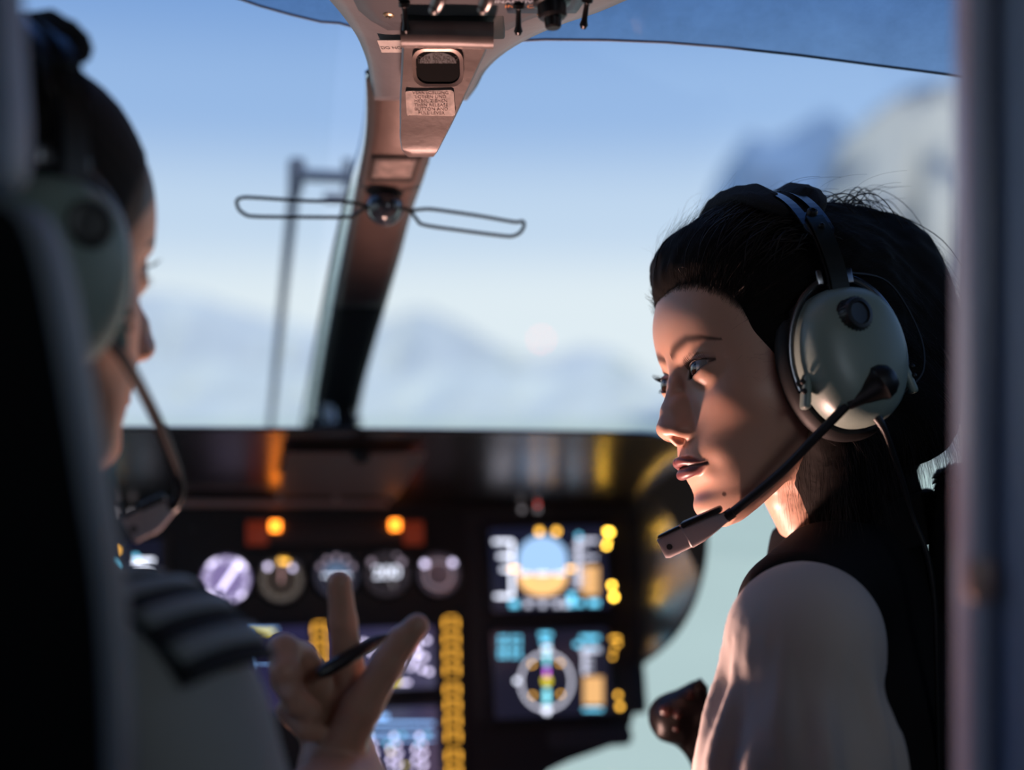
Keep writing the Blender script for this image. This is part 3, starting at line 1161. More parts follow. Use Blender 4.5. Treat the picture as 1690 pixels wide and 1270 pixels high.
def person_man():
    H = head_matrix((-0.3055, 0.79, 1.2245), rad(-43), rad(-4), rad(1))
    root = thing('person', 'man in a white shirt with striped shoulder board, seen from behind, pointing up', 'person', H)
    L = lambda p: np.array(to_local(H, p))
    neck_w = Vector((-0.315, 0.755, 1.065))
    sh_r = at(240, 1168, 0.715)
    ft = Vector((0.16, 0.987, 0)).normalized()
    rt = Vector((ft.y, -ft.x, 0))
    sh_l = neck_w - rt * 0.18 + Vector((0, 0, -0.08))
    elb = at(392, 1500, 0.69)
    wr = at(565, 1300, 0.90)
    chest = neck_w + Vector((0, 0, -0.24)) + ft * 0.02
    nl, sr, sl, el_, wl_, ch = [L(p) for p in (neck_w, sh_r, sh_l, elb, wr, chest)]
    Rl = np.array(H.to_3x3())
    axf, axr, axu = Rl.T @ np.array(ft), Rl.T @ np.array(rt), Rl.T @ np.array([0, 0, 1.0])
    B = np.stack([axr, axf, axu])

    def torso(P, c, r):
        return ell((P - np.array(c)) @ B.T, (0, 0, 0), r)

    # the hand: palm towards the camera, index finger up, middle, ring and little finger curled in, thumb out to the right
    def h(px, py, d=0.0):
        return L(at(px, py, 0.90 + d * 0.001))
    fingers = [
        ([h(583, 1135, 8), h(573, 1085, 6), h(566, 1025, 2), h(560, 962, -2)], [10.2, 9.2, 8.4, 7.4]),              # index
        ([h(545, 1150, 14), h(497, 1085, 4), h(468, 1072, -14), h(470, 1108, -26), h(477, 1138, -24)], [9.8, 9.4, 9.2, 8.4, 7.4]),   # middle
        ([h(530, 1180, 14), h(490, 1130, 8), h(470, 1120, -8), h(490, 1158, -20), h(512, 1172, -16)], [9.2, 8.8, 8.4, 7.6, 7.0]),    # ring
        ([h(520, 1215, 12), h(487, 1180, 8), h(478, 1172, -6), h(505, 1200, -14), h(520, 1205, -12)], [8.4, 7.8, 7.4, 6.8, 6.2]),    # little
        ([h(562, 1240, -6), h(598, 1165, -14), h(640, 1096, -16), h(664, 1058, -16), h(688, 1032, -18)], [13.0, 11.6, 9.4, 8.6, 7.2]),  # thumb
    ]
    fingers = [(p_, [r_ * 1.12 for r_ in rs_]) for p_, rs_ in fingers]

    def hand(P):
        d = cone(P, h(572, 1165, 12), h(560, 1262, 10), 16, 19)
        d = sm(d, cone(P, h(532, 1190, 14), h(548, 1270, 12), 13.5, 17), 10)
        d = sm(d, cone(P, h(556, 1262, 6), wl_, 22, 26), 12)
        d = sm(d, cone(P, wl_, el_, 27, 40), 16)
        for pts, rs in fingers:
            d = sm(d, chain(P, pts, rs, 3.0), 4.0)
        # nails on middle finger and thumb
        return d

    def body(P):
        d = head_sdf(P, MAN)
        d = sm(d, cone(P, (0, -14, -60), nl, 56, 60), 16)
        e = sm(cone(P, nl, sr, 52, 48), cone(P, nl, sl, 52, 48), 20)
        e = sm(e, torso(P, ch, (165, 105, 220)), 40)
        e = sm(e, cone(P, sr, el_, 46, 38), 20)
        d = sm(d, e, 22)
        return sm(d, hand(P), 8)
    allp = np.array([nl, sr, sl, el_, wl_, ch] + [p for f in fingers for p in f[0]])
    lo, hi = allp.min(0) - 60, allp.max(0) + 60
    fx = np.array([p for f in fingers for p in f[0]] + [wl_])
    flo, fhi = fx.min(0) - 16, fx.max(0) + 16
    ax = []
    for i in range(3):
        hl, hh = [(-76, 76), (-92, 116), (-134, 122)][i]
        a, b = min(lo[i], hl - 30), max(hi[i], hh + 30)
        cuts = sorted({a, b, hl, hh, flo[i], fhi[i]})
        seg = []
        for c0, c1 in zip(cuts, cuts[1:]):
            mid = (c0 + c1) / 2
            st = 1.7 if flo[i] < mid < fhi[i] else (2.0 if hl < mid < hh else 7.0)
            if c1 - c0 > 0.5:
                seg.append((c0, c1, st))
        ax.append(axis(seg))
    V, Fq = surface_nets(body, *ax)
    V = relax(V, Fq, 2, 0.45)
    C = skin_colors(V, MAN, (0.52, 0.31, 0.215), (0.36, 0.15, 0.12), (0.03, 0.018, 0.012), False)
    # nails
    for pts, rs, ndir in ((fingers[1][0], fingers[1][1], (-0.10, -1.0, 0.0)), (fingers[4][0], fingers[4][1], (0.3, 0.6, 0.7))):
        tip = np.array(pts[-1])
        nw = Rl.T @ np.array(ndir)
        nw /= np.linalg.norm(nw)
        q = V - (tip + nw * rs[-1] * 0.9 + (np.array(pts[-2]) - tip) * 0.15)
        m = np.clip(1.6 - np.linalg.norm(q, axis=1) / 4.2, 0, 1)[:, None]
        C = C * (1 - m * 0.7) + np.array([0.70, 0.52, 0.46]) * m * 0.7
    body_o = obj('body', np_mesh('body', V, Fq, 0.001, C), mat('skin', (0.5, 0.3, 0.2), 0.42, attr='Col', sss=0.12), root)
    for s in (-1, 1):
        eyeball(root, s, (0.05, 1, -0.1))
    lashes(root)

    def hair(P):
        return hair_sdf(P, MAN, 11.0, 4.0, 0.3, dz=-20.0)
    V, Fq = surface_nets(hair, axis([(-100, 100, 3)]), axis([(-130, 112, 3)]), axis([(-115, 140, 3)]))
    obj('hair', np_mesh('hair', V, Fq, 0.001), mat('hair_dark', (0.010, 0.008, 0.007), 0.7, spec=0.2), root)

    def shirt(P):
        d = cone(P, sr, el_, 53, 50)
        d = sm(d, cone(P, nl - axu * 22, sr, 52, 52), 26)
        d = sm(d, cone(P, nl - axu * 22, sl, 52, 52), 26)
        d = sm(d, torso(P, ch, (172, 112, 225)), 44)
        d = smax(d, -cone(P, (0, -14, -60), nl, 62, 66), 8)
        a = (P - sr) @ ((el_ - sr) / np.linalg.norm(el_ - sr))
        ang = np.arctan2((P - sr) @ axf, (P - sr) @ axr)
        return d - np.clip(a / 60, 0, 1) * (3.0 * np.sin(ang * 4 + a * 0.03) + 2.0 * np.sin(a * 0.06 + ang * 2)) - 1.5 * vnoise(P, 0.05, 3)
    V, Fq = surface_nets(shirt, axis([(lo[0] - 60, hi[0] + 60, 6)]), axis([(lo[1] - 60, hi[1] + 60, 6)]), axis([(lo[2] - 30, nl[2] + 60, 6)]))
    V = relax(V, Fq, 2, 0.5)
    obj('shirt', np_mesh('shirt', V, Fq, 0.001), mat('shirt_cloth', (0.36, 0.37, 0.365), 0.85, bump=0.15, bscale=700), root)

    # shirt collar
    def collar(P):
        q = (P - nl) @ B.T
        hh = q[:, 2] - (22 - 0.3 * q[:, 1])
        r = np.sqrt(q[:, 0] ** 2 + (q[:, 1] / 1.1) ** 2)
        d = np.abs(r - (68 - np.clip(hh, -25, 25) * 0.35)) - 3.5
        return smax(d, np.abs(hh) - 20, 5)
    V, Fq = surface_nets(collar, axis([(nl[0] - 110, nl[0] + 110, 4)]), axis([(nl[1] - 110, nl[1] + 110, 4)]), axis([(nl[2] - 80, nl[2] + 90, 4)]))
    obj('shirt_collar', np_mesh('shirt_collar', V, Fq, 0.001), MATS['shirt_cloth'], root)

    # striped shoulder board lying along the right shoulder
    a = at(145, 958, 0.735)
    b = at(388, 1108, 0.685)
    e_x = (b - a).normalized()
    e_y = Vector((0.25, 1.0, 0.12))
    e_y = (e_y - e_x * e_x.dot(e_y)).normalized()
    e_z = e_x.cross(e_y)
    if e_z.z < 0:
        e_z = -e_z
        e_y = -e_y
    Lb = (b - a).length
    fr = frame(a, e_x, e_y, e_z)

    def board_pts(u0, u1, w, lift, n=10):
        rows = []
        for i in range(n + 1):
            u = u0 + (u1 - u0) * i / n
            row = []
            for j in range(9):
                v = (j / 8 - 0.5) * w
                bow = 0.012 * math.sin(math.pi * min(max(u / Lb, 0), 1)) - 3.2 * v * v
                row.append(Vector((u, v, bow + lift)))
            rows.append(row)
        return rows
    ep = thing('shoulder_board', None, None, fr)
    bm = bmesh.new()
    add_loft(bm, board_pts(0, Lb, 0.062, 0.004, 24))
    base = solidify(obj('shoulder_board_base', bm, mat('board_black', (0.012, 0.013, 0.015), 0.8), None, smooth=True), 0.004, 0.0)
    bpy.data.objects.remove(ep)
    HI = H.inverted()
    base.parent = root
    base.matrix_local = HI @ fr
    base.name = 'shoulder_board'
    for k in range(4):
        c = Lb * (0.16 + 0.235 * k)
        bm = bmesh.new()
        add_loft(bm, board_pts(c - 0.0058, c + 0.0058, 0.0625, 0.0072, 4))
        s = solidify(obj('stripe', bm, mat('stripe_silver', (0.26, 0.285, 0.285), 0.6), base, smooth=True), 0.002, 0.0)
    # pen held between thumb and fingers
    p0, p1 = at(545, 1101, 0.880), at(642, 1046, 0.908)
    d = (p1 - p0)
    pen = thing('pen', 'slim black pen held across the pointing hand', 'pen', Matrix.Translation(p0))
    zq = Vector((0, 0, 1)).rotation_difference(d.normalized()).to_matrix().to_4x4()
    ln = d.length
    lathe('barrel', [(0.0, -0.010), (0.0028, -0.010), (0.0046, -0.004), (0.0046, ln * 0.72), (0.0042, ln * 0.74)], mat('pen_black', (0.01, 0.01, 0.012), 0.3), pen, 16, zq)
    lathe('pen_tip', [(0.0042, ln * 0.74), (0.003, ln * 0.85), (0.0012, ln * 0.95), (0.0006, ln)], mat('chrome', (0.6, 0.6, 0.62), 0.18, 1.0), pen, 16, zq)
    return root, H

# ------------------------------------------------------------------ headsets
def headset(label, H, side, boom_px, mic_px, cable_px, hub_depth, wire=True):
    """aviation headset in head space (metres): two domed cups, seals, stirrups, strap with pad, boom microphone"""
    root = thing('headset', label, 'headset', H, 'aviation headsets')
    shell = mat('cup_green', (0.235, 0.31, 0.275), 0.36, spec=0.5, bump=0.05, bscale=500)
    black = mat('headset_black', (0.010, 0.010, 0.011), 0.38)
    seal_m = mat('seal_black', (0.006, 0.006, 0.007), 0.6, spec=0.3)
    steel = mat('dark_steel', (0.16, 0.16, 0.17), 0.24, 1.0)
    chrome = mat('chrome', (0.6, 0.6, 0.62), 0.18, 1.0)
    fabric = mat('pad_fabric', (0.008, 0.008, 0.010), 0.95, bump=0.6, bscale=900)
    HI = H.inverted()
    W = lambda p: HI @ Vector(p)
    cy, cz = -0.010, -0.016

    def outline(k, grow=0.0, n=56):
        pts = []
        for i in range(n):
            a = 2 * math.pi * i / n
            c, s = math.cos(a), math.sin(a)
            e = 2.35
            ry = (0.0415 + grow) * k
            rz = (0.0525 + grow) * k
            y = math.copysign(abs(c) ** (2 / e), c) * ry * (1 - 0.10 * (s < 0) * abs(s))
            z = math.copysign(abs(s) ** (2 / e), s) * rz
            pts.append((y, z))
        return pts

    def rings(prof, s, m, name, parent):
        """prof: (distance from the skull mid-plane, scale, grow)"""
        bm = bmesh.new()
        rows = []
        for (x, k, g) in prof:
            rows.append([Vector((s * x, cy + p[0], cz + p[1])) for p in outline(k, g)])
        vs = add_loft(bm, rows, close_u=True)
        bm.faces.new(vs[0])
        bm.faces.new(vs[-1][::-1])
        bmesh.ops.recalc_face_normals(bm, faces=bm.faces)
        return obj(name, bm, m, parent, smooth='auto')
    for s in (side, -side):
        cup = rings([(0.086, 0.97, 0), (0.089, 1.0, 0), (0.096, 1.0, 0), (0.1035, 0.985, 0), (0.110, 0.945, 0), (0.1155, 0.87, 0), (0.1195, 0.76, 0),
                     (0.1225, 0.60, 0), (0.1242, 0.40, 0), (0.125, 0.18, 0), (0.1252, 0.02, 0)], s, shell, 'ear_cup', root)
        rings([(0.066, 0.9, 0.0), (0.067, 1.0, 0.002), (0.071, 1.0, 0.006), (0.077, 1.0, 0.0075), (0.083, 1.0, 0.006), (0.0865, 1.0, 0.003), (0.087, 0.9, 0)], s, seal_m, 'ear_seal', root)
        # stirrup strap around the cup between its two pivots
        arc = []
        for i in range(33):
            a = rad(-22) + (rad(196) - rad(-22)) * i / 32
            arc.append(Vector((s * (0.095 + 0.004 * math.sin(max(a, 0))), cy + 0.0470 * math.cos(a), cz + 0.0605 * math.sin(a))))
        tube('stirrup', arc, 0.0028, steel, root, 8, flat=0.35)
        for a in (rad(-24), rad(200)):
            pv = bmesh.new()
            c = Vector((s * 0.098, cy + 0.0455 * math.cos(a), cz + 0.056 * math.sin(a)))
            add_box(pv, c, (0.010, 0.006, 0.026), Matrix.Rotation(rad(14) * (1 if a < 1 else -1), 3, 'X'), 0.0025, 3)
            po = obj('pivot_plate', pv, shell, root, smooth='auto')
            for dz in (-0.004, 0.003):
                bm = bmesh.new()
                bmesh.ops.create_uvsphere(bm, u_segments=12, v_segments=8, radius=0.0022)
                bmesh.ops.translate(bm, vec=c + Vector((s * 0.004, 0.0035 * math.copysign(1, math.cos(a)), dz + 0.004)), verts=bm.verts)
                obj('pivot_screw', bm, chrome, po, smooth=True)
        # ridged knob
        m4 = Matrix.Translation((s * 0.118, cy + 0.006, cz + 0.026)) @ Matrix.Rotation(s * rad(90), 4, 'Y') @ Matrix.Rotation(rad(10), 4, 'X')
        bm = bmesh.new()
        add_lathe(bm, [(0.0135, -0.006), (0.0135, 0.0005), (0.0122, 0.0015), (0.0122, 0.0085), (0.0112, 0.0105), (0.0085, 0.0110), (0.0078, 0.0095), (0.0, 0.0092)], 40, m4)
        kn = obj('volume_knob', bm, black, root, smooth='auto')
        for i in range(26):
            a = 2 * math.pi * i / 26
            bm = bmesh.new()
            add_box(bm, (0.0123 * math.cos(a), 0.0123 * math.sin(a), 0.005), (0.0012, 0.0012, 0.0066), Matrix.Rotation(a, 3, 'Z'))
            bmesh.ops.transform(bm, matrix=m4, verts=bm.verts)
            if s == side and i % 1 == 0:
                obj('knob_ridge', bm, black, kn)
            else:
                bm.free()
    # strap over the head
    def strap(a):
        return Vector((0.100 * math.sin(a), cy + 0.004, 0.036 + 0.098 * math.cos(a)))

    def ribbon(name, a0, a1, w, lift, m, t, n=40, slot=None):
        bm = bmesh.new()
        rows = []
        for i in range(n + 1):
            a = a0 + (a1 - a0) * i / n
            p = strap(a)
            nr = Vector((math.sin(a), 0, math.cos(a)))
            ww = w(a) if callable(w) else w
            rows.append([p + nr * lift + Vector((0, ww * v, 0)) for v in (-0.5, -0.17, 0.17, 0.5)])
        vs = [[bm.verts.new(q) for q in r] for r in rows]
        for i in range(n):
            a = a0 + (a1 - a0) * (i + .5) / n
            for j in range(3):
                if j == 1 and slot and slot[0] < abs(a) < slot[1]:
                    continue
                bm.faces.new((vs[i][j], vs[i][j + 1], vs[i + 1][j + 1], vs[i + 1][j]))
        o = obj(name, bm, m, root)
        return solidify(o, t, 0.0)
    ribbon('headband', rad(-104), rad(104), lambda a: 0.017 if abs(a) > rad(64) else 0.024, 0.006, steel, 0.0016, 56, (rad(24), rad(52)))
    for s in (-1, 1):
        ribbon('headband_slider', s * rad(56), s * rad(100), 0.014, 0.0085, mat('slider_steel', (0.10, 0.11, 0.11), 0.3, 1.0), 0.0014, 20)
        for ang, r in ((rad(54), 0.0042), (rad(63), 0.0026)):
            p = strap(s * ang)
            nr = Vector((math.sin(s * ang), 0, math.cos(ang)))
            q = Vector((0, 0, 1)).rotation_difference(nr).to_matrix().to_4x4()
            m4 = Matrix.Translation(p + nr * 0.009) @ q
            lathe('headband_screw', [(r, -0.003), (r, 0.0012), (r * 0.8, 0.0026), (r * 0.4, 0.003), (r * .35, 0.0018), (0, 0.0018)], chrome, root, 16, m4)
        # fork joining strap and stirrup
        p = strap(s * rad(102))
        box('strap_fork', (s * 0.0985, cy + 0.002, cz + 0.061), (0.004, 0.030, 0.012), steel, root, None, 0.0012)
    # thick fabric pad wrapped round the top of the strap
    bm = bmesh.new()
    rows = []
    NA, NB = 26, 20
    for i in range(NA + 1):
        a = rad(-47) + rad(94) * i / NA
        p = strap(a)
        nr = Vector((math.sin(a), 0, math.cos(a)))
        e = math.sin(math.pi * min(max((i + 0.4) / (NA + 0.8), 0), 1)) ** 0.3
        row = []
        for j in range(NB):
            b = 2 * math.pi * j / NB
            cyy = math.copysign(abs(math.cos(b)) ** 0.7, math.cos(b)) * 0.041 * e
            hh = math.copysign(abs(math.sin(b)) ** 0.8, math.sin(b)) * 0.0095 * e
            if abs(cyy) < 0.014 and hh > 0:
                hh *= 0.25                              # the strap presses into the pad
            if hh > 0 and abs(cyy) > 0.014:
                hh *= 1.25
            wob = 0.0012 * math.sin(a * 9 + j) + 0.001 * math.sin(j * 2.1 + a * 17)
            row.append(p + nr * (hh + wob + 0.0015) + Vector((0, cyy, 0)))
        rows.append(row)
    vs = add_loft(bm, rows, close_u=True)
    bm.faces.new(vs[0][::-1])
    bm.faces.new(vs[-1])
    bmesh.ops.recalc_face_normals(bm, faces=bm.faces)
    obj('head_pad', bm, fabric, root, smooth=True)
    # boom microphone: hub on the cup, bent arm, flat capsule
    path = [W(at(px, py, d)) for px, py, d in boom_px]
    hub = path[0]
    bm = bmesh.new()
    nx = Vector((side, 0, 0))
    pts = spline([hub - nx * 0.0, hub.lerp(path[1], 0.5), path[1]], 8)
    dirp = (path[1] - hub).normalized()
    add_tube(bm, [hub - dirp * 0.0135, hub - dirp * 0.011, hub - dirp * 0.006] + pts,
             [0.002, 0.0085, 0.0122] + [0.0135 + (0.0042 - 0.0135) * (i / (len(pts) - 1)) ** 0.8 for i in range(len(pts))], 20, flat=0.75, up=nx)
    obj('boom_hub', bm, black, root, smooth='auto')
    bm = bmesh.new()
    sp = spline(path[1:], 10)
    add_tube(bm, sp, 0.0035, 14)
    obj('boom_arm', bm, mat('boom_rubber', (0.012, 0.012, 0.014), 0.45), root, smooth='auto')
    m0, m1 = [W(at(px, py, d)) for px, py, d in mic_px]
    ax = (m1 - m0)
    ln = ax.length
    ax.normalize()
    up = H.to_3x3().inverted() @ Vector((0.05, -1.0, 0.12))
    up = (up - ax * ax.dot(up)).normalized()
    sd = ax.cross(up)
    fr = frame(m0, ax, sd, up)
    mic = thing('tmp', None, None)
    bpy.data.objects.remove(mic)
    pinkgrey = mat('mic_grey', (0.42, 0.36, 0.37), 0.55)
    rows = []
    for u, w, t in ((0, 0.0036, 0.0036), (0.08, 0.0046, 0.0042), (0.16, 0.0058, 0.0052), (0.42, 0.0090, 0.0050), (0.60, 0.0095, 0.0050), (0.62, 0.0088, 0.0040), (0.95, 0.0088, 0.0038), (1.0, 0.0076, 0.0030)):
        row = []
        for k in range(20):
            b = 2 * math.pi * k / 20
            c, s_ = math.cos(b), math.sin(b)
            row.append(Vector((u * ln, math.copysign(abs(c) ** 0.5, c) * w, math.copysign(abs(s_) ** 0.5, s_) * t)))
        rows.append(row)
    bm = bmesh.new()
    vs = add_loft(bm, rows, close_u=True)
    bm.faces.new(vs[0])
    bm.faces.new(vs[-1][::-1])
    bmesh.ops.recalc_face_normals(bm, faces=bm.faces)
    mc = obj('microphone', bm, pinkgrey, root, smooth='auto')
    mc.matrix_local = fr
    bm = bmesh.new()
    add_tube(bm, [(0, -0.0, 0), (ln * 0.60, -0.0, 0)], [0.0042, 0.0058], 16)
    bm2 = bmesh.new()
    add_box(bm2, (ln * 0.31, 0.0080, 0.0), (ln * 0.60, 0.0048, 0.0125), Matrix.Rotation(0.05, 3, 'Z'), 0.0018)
    obj('microphone_sleeve', bm2, black, mc, smooth='auto')
    bm.free()
    bm = bmesh.new()
    add_box(bm, (ln * 0.80, 0.0088, 0.0), (ln * 0.34, 0.0022, 0.0088), None, 0.0008)
    obj('microphone_back', bm, black, mc, smooth='auto')
    bm = bmesh.new()
    add_lathe(bm, [(0.0022, -0.0003), (0.0022, 0.0003), (0.0, 0.0003)], 16, Matrix.Translation((ln * 0.88, -0.001, 0.0040)))
    obj('microphone_port', bm, mat('port_dark', (0.03, 0.025, 0.025), 0.7), mc)
    tube('boom_ferrule', [path[-1] - (path[-1] - path[-2]).normalized() * 0.004, m0 + ax * 0.001], 0.0043, black, root, 14)
    # cable
    if cable_px:
        pts = spline([W(at(px, py, d)) for px, py, d in cable_px], 8)
        bm = bmesh.new()
        add_tube(bm, pts, [0.0045 - 0.0023 * min(1, i / 8) for i in range(len(pts))], 10)
        obj('cable', bm, black, root, smooth='auto')
    if wire:
        pts = spline([(side * 0.098, cy - 0.008, cz + 0.064), (side * 0.094, cy - 0.045, cz + 0.055), (side * 0.095, cy - 0.062, cz + 0.015),
                      (side * 0.097, cy - 0.058, cz - 0.015), (side * 0.098, cy - 0.038, cz - 0.03)], 8)
        tube('lead_wire', pts, 0.0011, black, root, 6)
    return root

# ------------------------------------------------------------------ outside: ground, mountains
def build_outside():
    gm = mat('pale_green_ground', (0.82, 0.93, 0.66), 0.95, vary=0.04, vscale=0.02)
    bm = bmesh.new()
    n = 48
    rows = []
    for r in (40, 400, 1500, 4000, 9000):
        rows.append([Vector((r * math.cos(2 * math.pi * i / n), r * math.sin(2 * math.pi * i / n), -60)) for i in range(n)])
    vs = add_loft(bm, rows, close_u=True)
    bm.faces.new(vs[0])
    bmesh.ops.recalc_face_normals(bm, faces=bm.faces)
    g = obj('ground', bm, gm)
    tag(g, 'pale green valley floor far below the aircraft', 'ground', kind='structure')

    def ridge(name, label, skyline, dist, slope, m, rough, seed, base=-60, cols=150, rowsn=22, cat='mountain'):
        xs = [p[0] for p in skyline]
        f = curve1(xs, [p[1] for p in skyline], 600)
        r = np.random.default_rng(seed)
        ph = r.uniform(0, 6.28, (24,))
        bm = bmesh.new()
        rows = []
        for j in range(rowsn):
            t = j / (rowsn - 1)                     # 0 crest, 1 foot (towards the viewer)
            row = []
            for i in range(cols):
                px = xs[0] + (xs[-1] - xs[0]) * i / (cols - 1)
                crest = at(px, float(f(px)), dist)
                hgt = crest.z - base
                u = px * 0.02
                nz = sum(math.sin(u * (k + 1) * 1.7 + ph[k] + t * (3 + k)) / (k + 1.5) for k in range(10))
                d = dist - slope * hgt * t + rough * dist * nz * math.sin(math.pi * t) * 0.02
                z = base + hgt * (1 - t) ** 1.15 + rough * hgt * 0.05 * nz * math.sin(math.pi * min(t * 2, 1))
                dr = ray(px, 635)
                p = CAM + dr * d
                row.append(Vector((p.x, p.y, z)))
            rows.append(row)
        brow = [Vector((p.x * 1.12, p.y * 1.12, base)) for p in rows[0]]
        add_loft(bm, [brow] + rows)
        bmesh.ops.recalc_face_normals(bm, faces=bm.faces)
        o = obj(name, bm, m, smooth=True)
        return tag(o, label, cat, kind='structure')
    hazed = mat('hazed_ridge', (0.58, 0.66, 0.68), 0.95, vary=0.10, vscale=0.004)  # distance haze put into the pale base colour
    hazed2 = mat('hazed_foothill', (0.66, 0.745, 0.72), 0.95, vary=0.06, vscale=0.004)  # haze over the nearer hills is in the colour too
    ridge('mountain_ridge', 'long mountain ridge on the horizon, haze put into its pale colour', [(-300, 470), (60, 500), (215, 482), (310, 486), (400, 512), (470, 530), (560, 548), (640, 528), (690, 511), (740, 527),
          (830, 575), (900, 592), (960, 574), (1020, 585), (1100, 640), (1300, 600), (1500, 560), (1750, 540)], 3600, 1.6, hazed, 1.0, 1)
    ridge('mountain_foothill', 'low foothills in front of the ridge, haze put into their pale colour', [(-300, 610), (100, 600), (300, 590), (450, 605), (640, 622), (760, 606), (900, 616), (1010, 625), (1150, 640), (1400, 600), (1750, 610)],
          2400, 2.2, hazed2, 0.7, 2)
    bm = bmesh.new()
    bmesh.ops.create_icosphere(bm, subdivisions=2, radius=5.0)
    be = thing('red_glint', 'small red glow added on the distant ridge for a windscreen reflection', 'light', Matrix.Translation(at(893, 560, 3300)))  # added glow in place of a red reflection in the windscreen
    obj('lamp', bm, glow('glint_red', (1.0, 0.12, 0.08), 7.0), be)  # glowing ball of the added red glint, not a real lamp
    tube('glint_rod', [Vector((0, 0, 0)), Vector((0, 0, -160))], 0.8, mat('glint_rod_grey', (0.5, 0.5, 0.5), 0.6), be, 8)  # made-up rod carrying the added glow
    # craggy rock mountain on the right
    rockm = mat('pale_rock', (0.5, 0.5, 0.46), 0.9)
    nt = rockm.node_tree
    tc = nt.nodes.new('ShaderNodeTexCoord')
    mp = nt.nodes.new('ShaderNodeMapping')
    mp.inputs['Scale'].default_value = (0.022, 0.022, 0.002)
    nz = nt.nodes.new('ShaderNodeTexNoise')
    nz.inputs['Scale'].default_value = 1.0
    nz.inputs['Detail'].default_value = 6
    rp = nt.nodes.new('ShaderNodeValToRGB')
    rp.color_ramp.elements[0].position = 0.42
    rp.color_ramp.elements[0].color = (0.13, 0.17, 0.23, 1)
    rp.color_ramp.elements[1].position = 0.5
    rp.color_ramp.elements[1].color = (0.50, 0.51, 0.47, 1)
    nt.links.new(tc.outputs['Object'], mp.inputs['Vector'])
    nt.links.new(mp.outputs[0], nz.inputs['Vector'])
    nt.links.new(nz.outputs['Fac'], rp.inputs[0])
    nt.links.new(rp.outputs[0], nt.nodes['Principled BSDF'].inputs['Base Color'])
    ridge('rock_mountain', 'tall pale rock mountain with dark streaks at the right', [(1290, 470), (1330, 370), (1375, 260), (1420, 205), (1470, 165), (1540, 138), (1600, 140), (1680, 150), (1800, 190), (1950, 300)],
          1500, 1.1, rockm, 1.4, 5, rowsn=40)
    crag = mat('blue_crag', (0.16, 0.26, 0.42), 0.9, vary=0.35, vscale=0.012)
    ridge('rock_peak', 'small blue crag left of the pale rock mountain', [(1170, 330), (1190, 285), (1215, 250), (1240, 222), (1262, 232), (1290, 226), (1330, 205), (1362, 186), (1392, 204), (1420, 260), (1460, 330)],
          1750, 1.0, crag, 1.6, 9, rowsn=40)


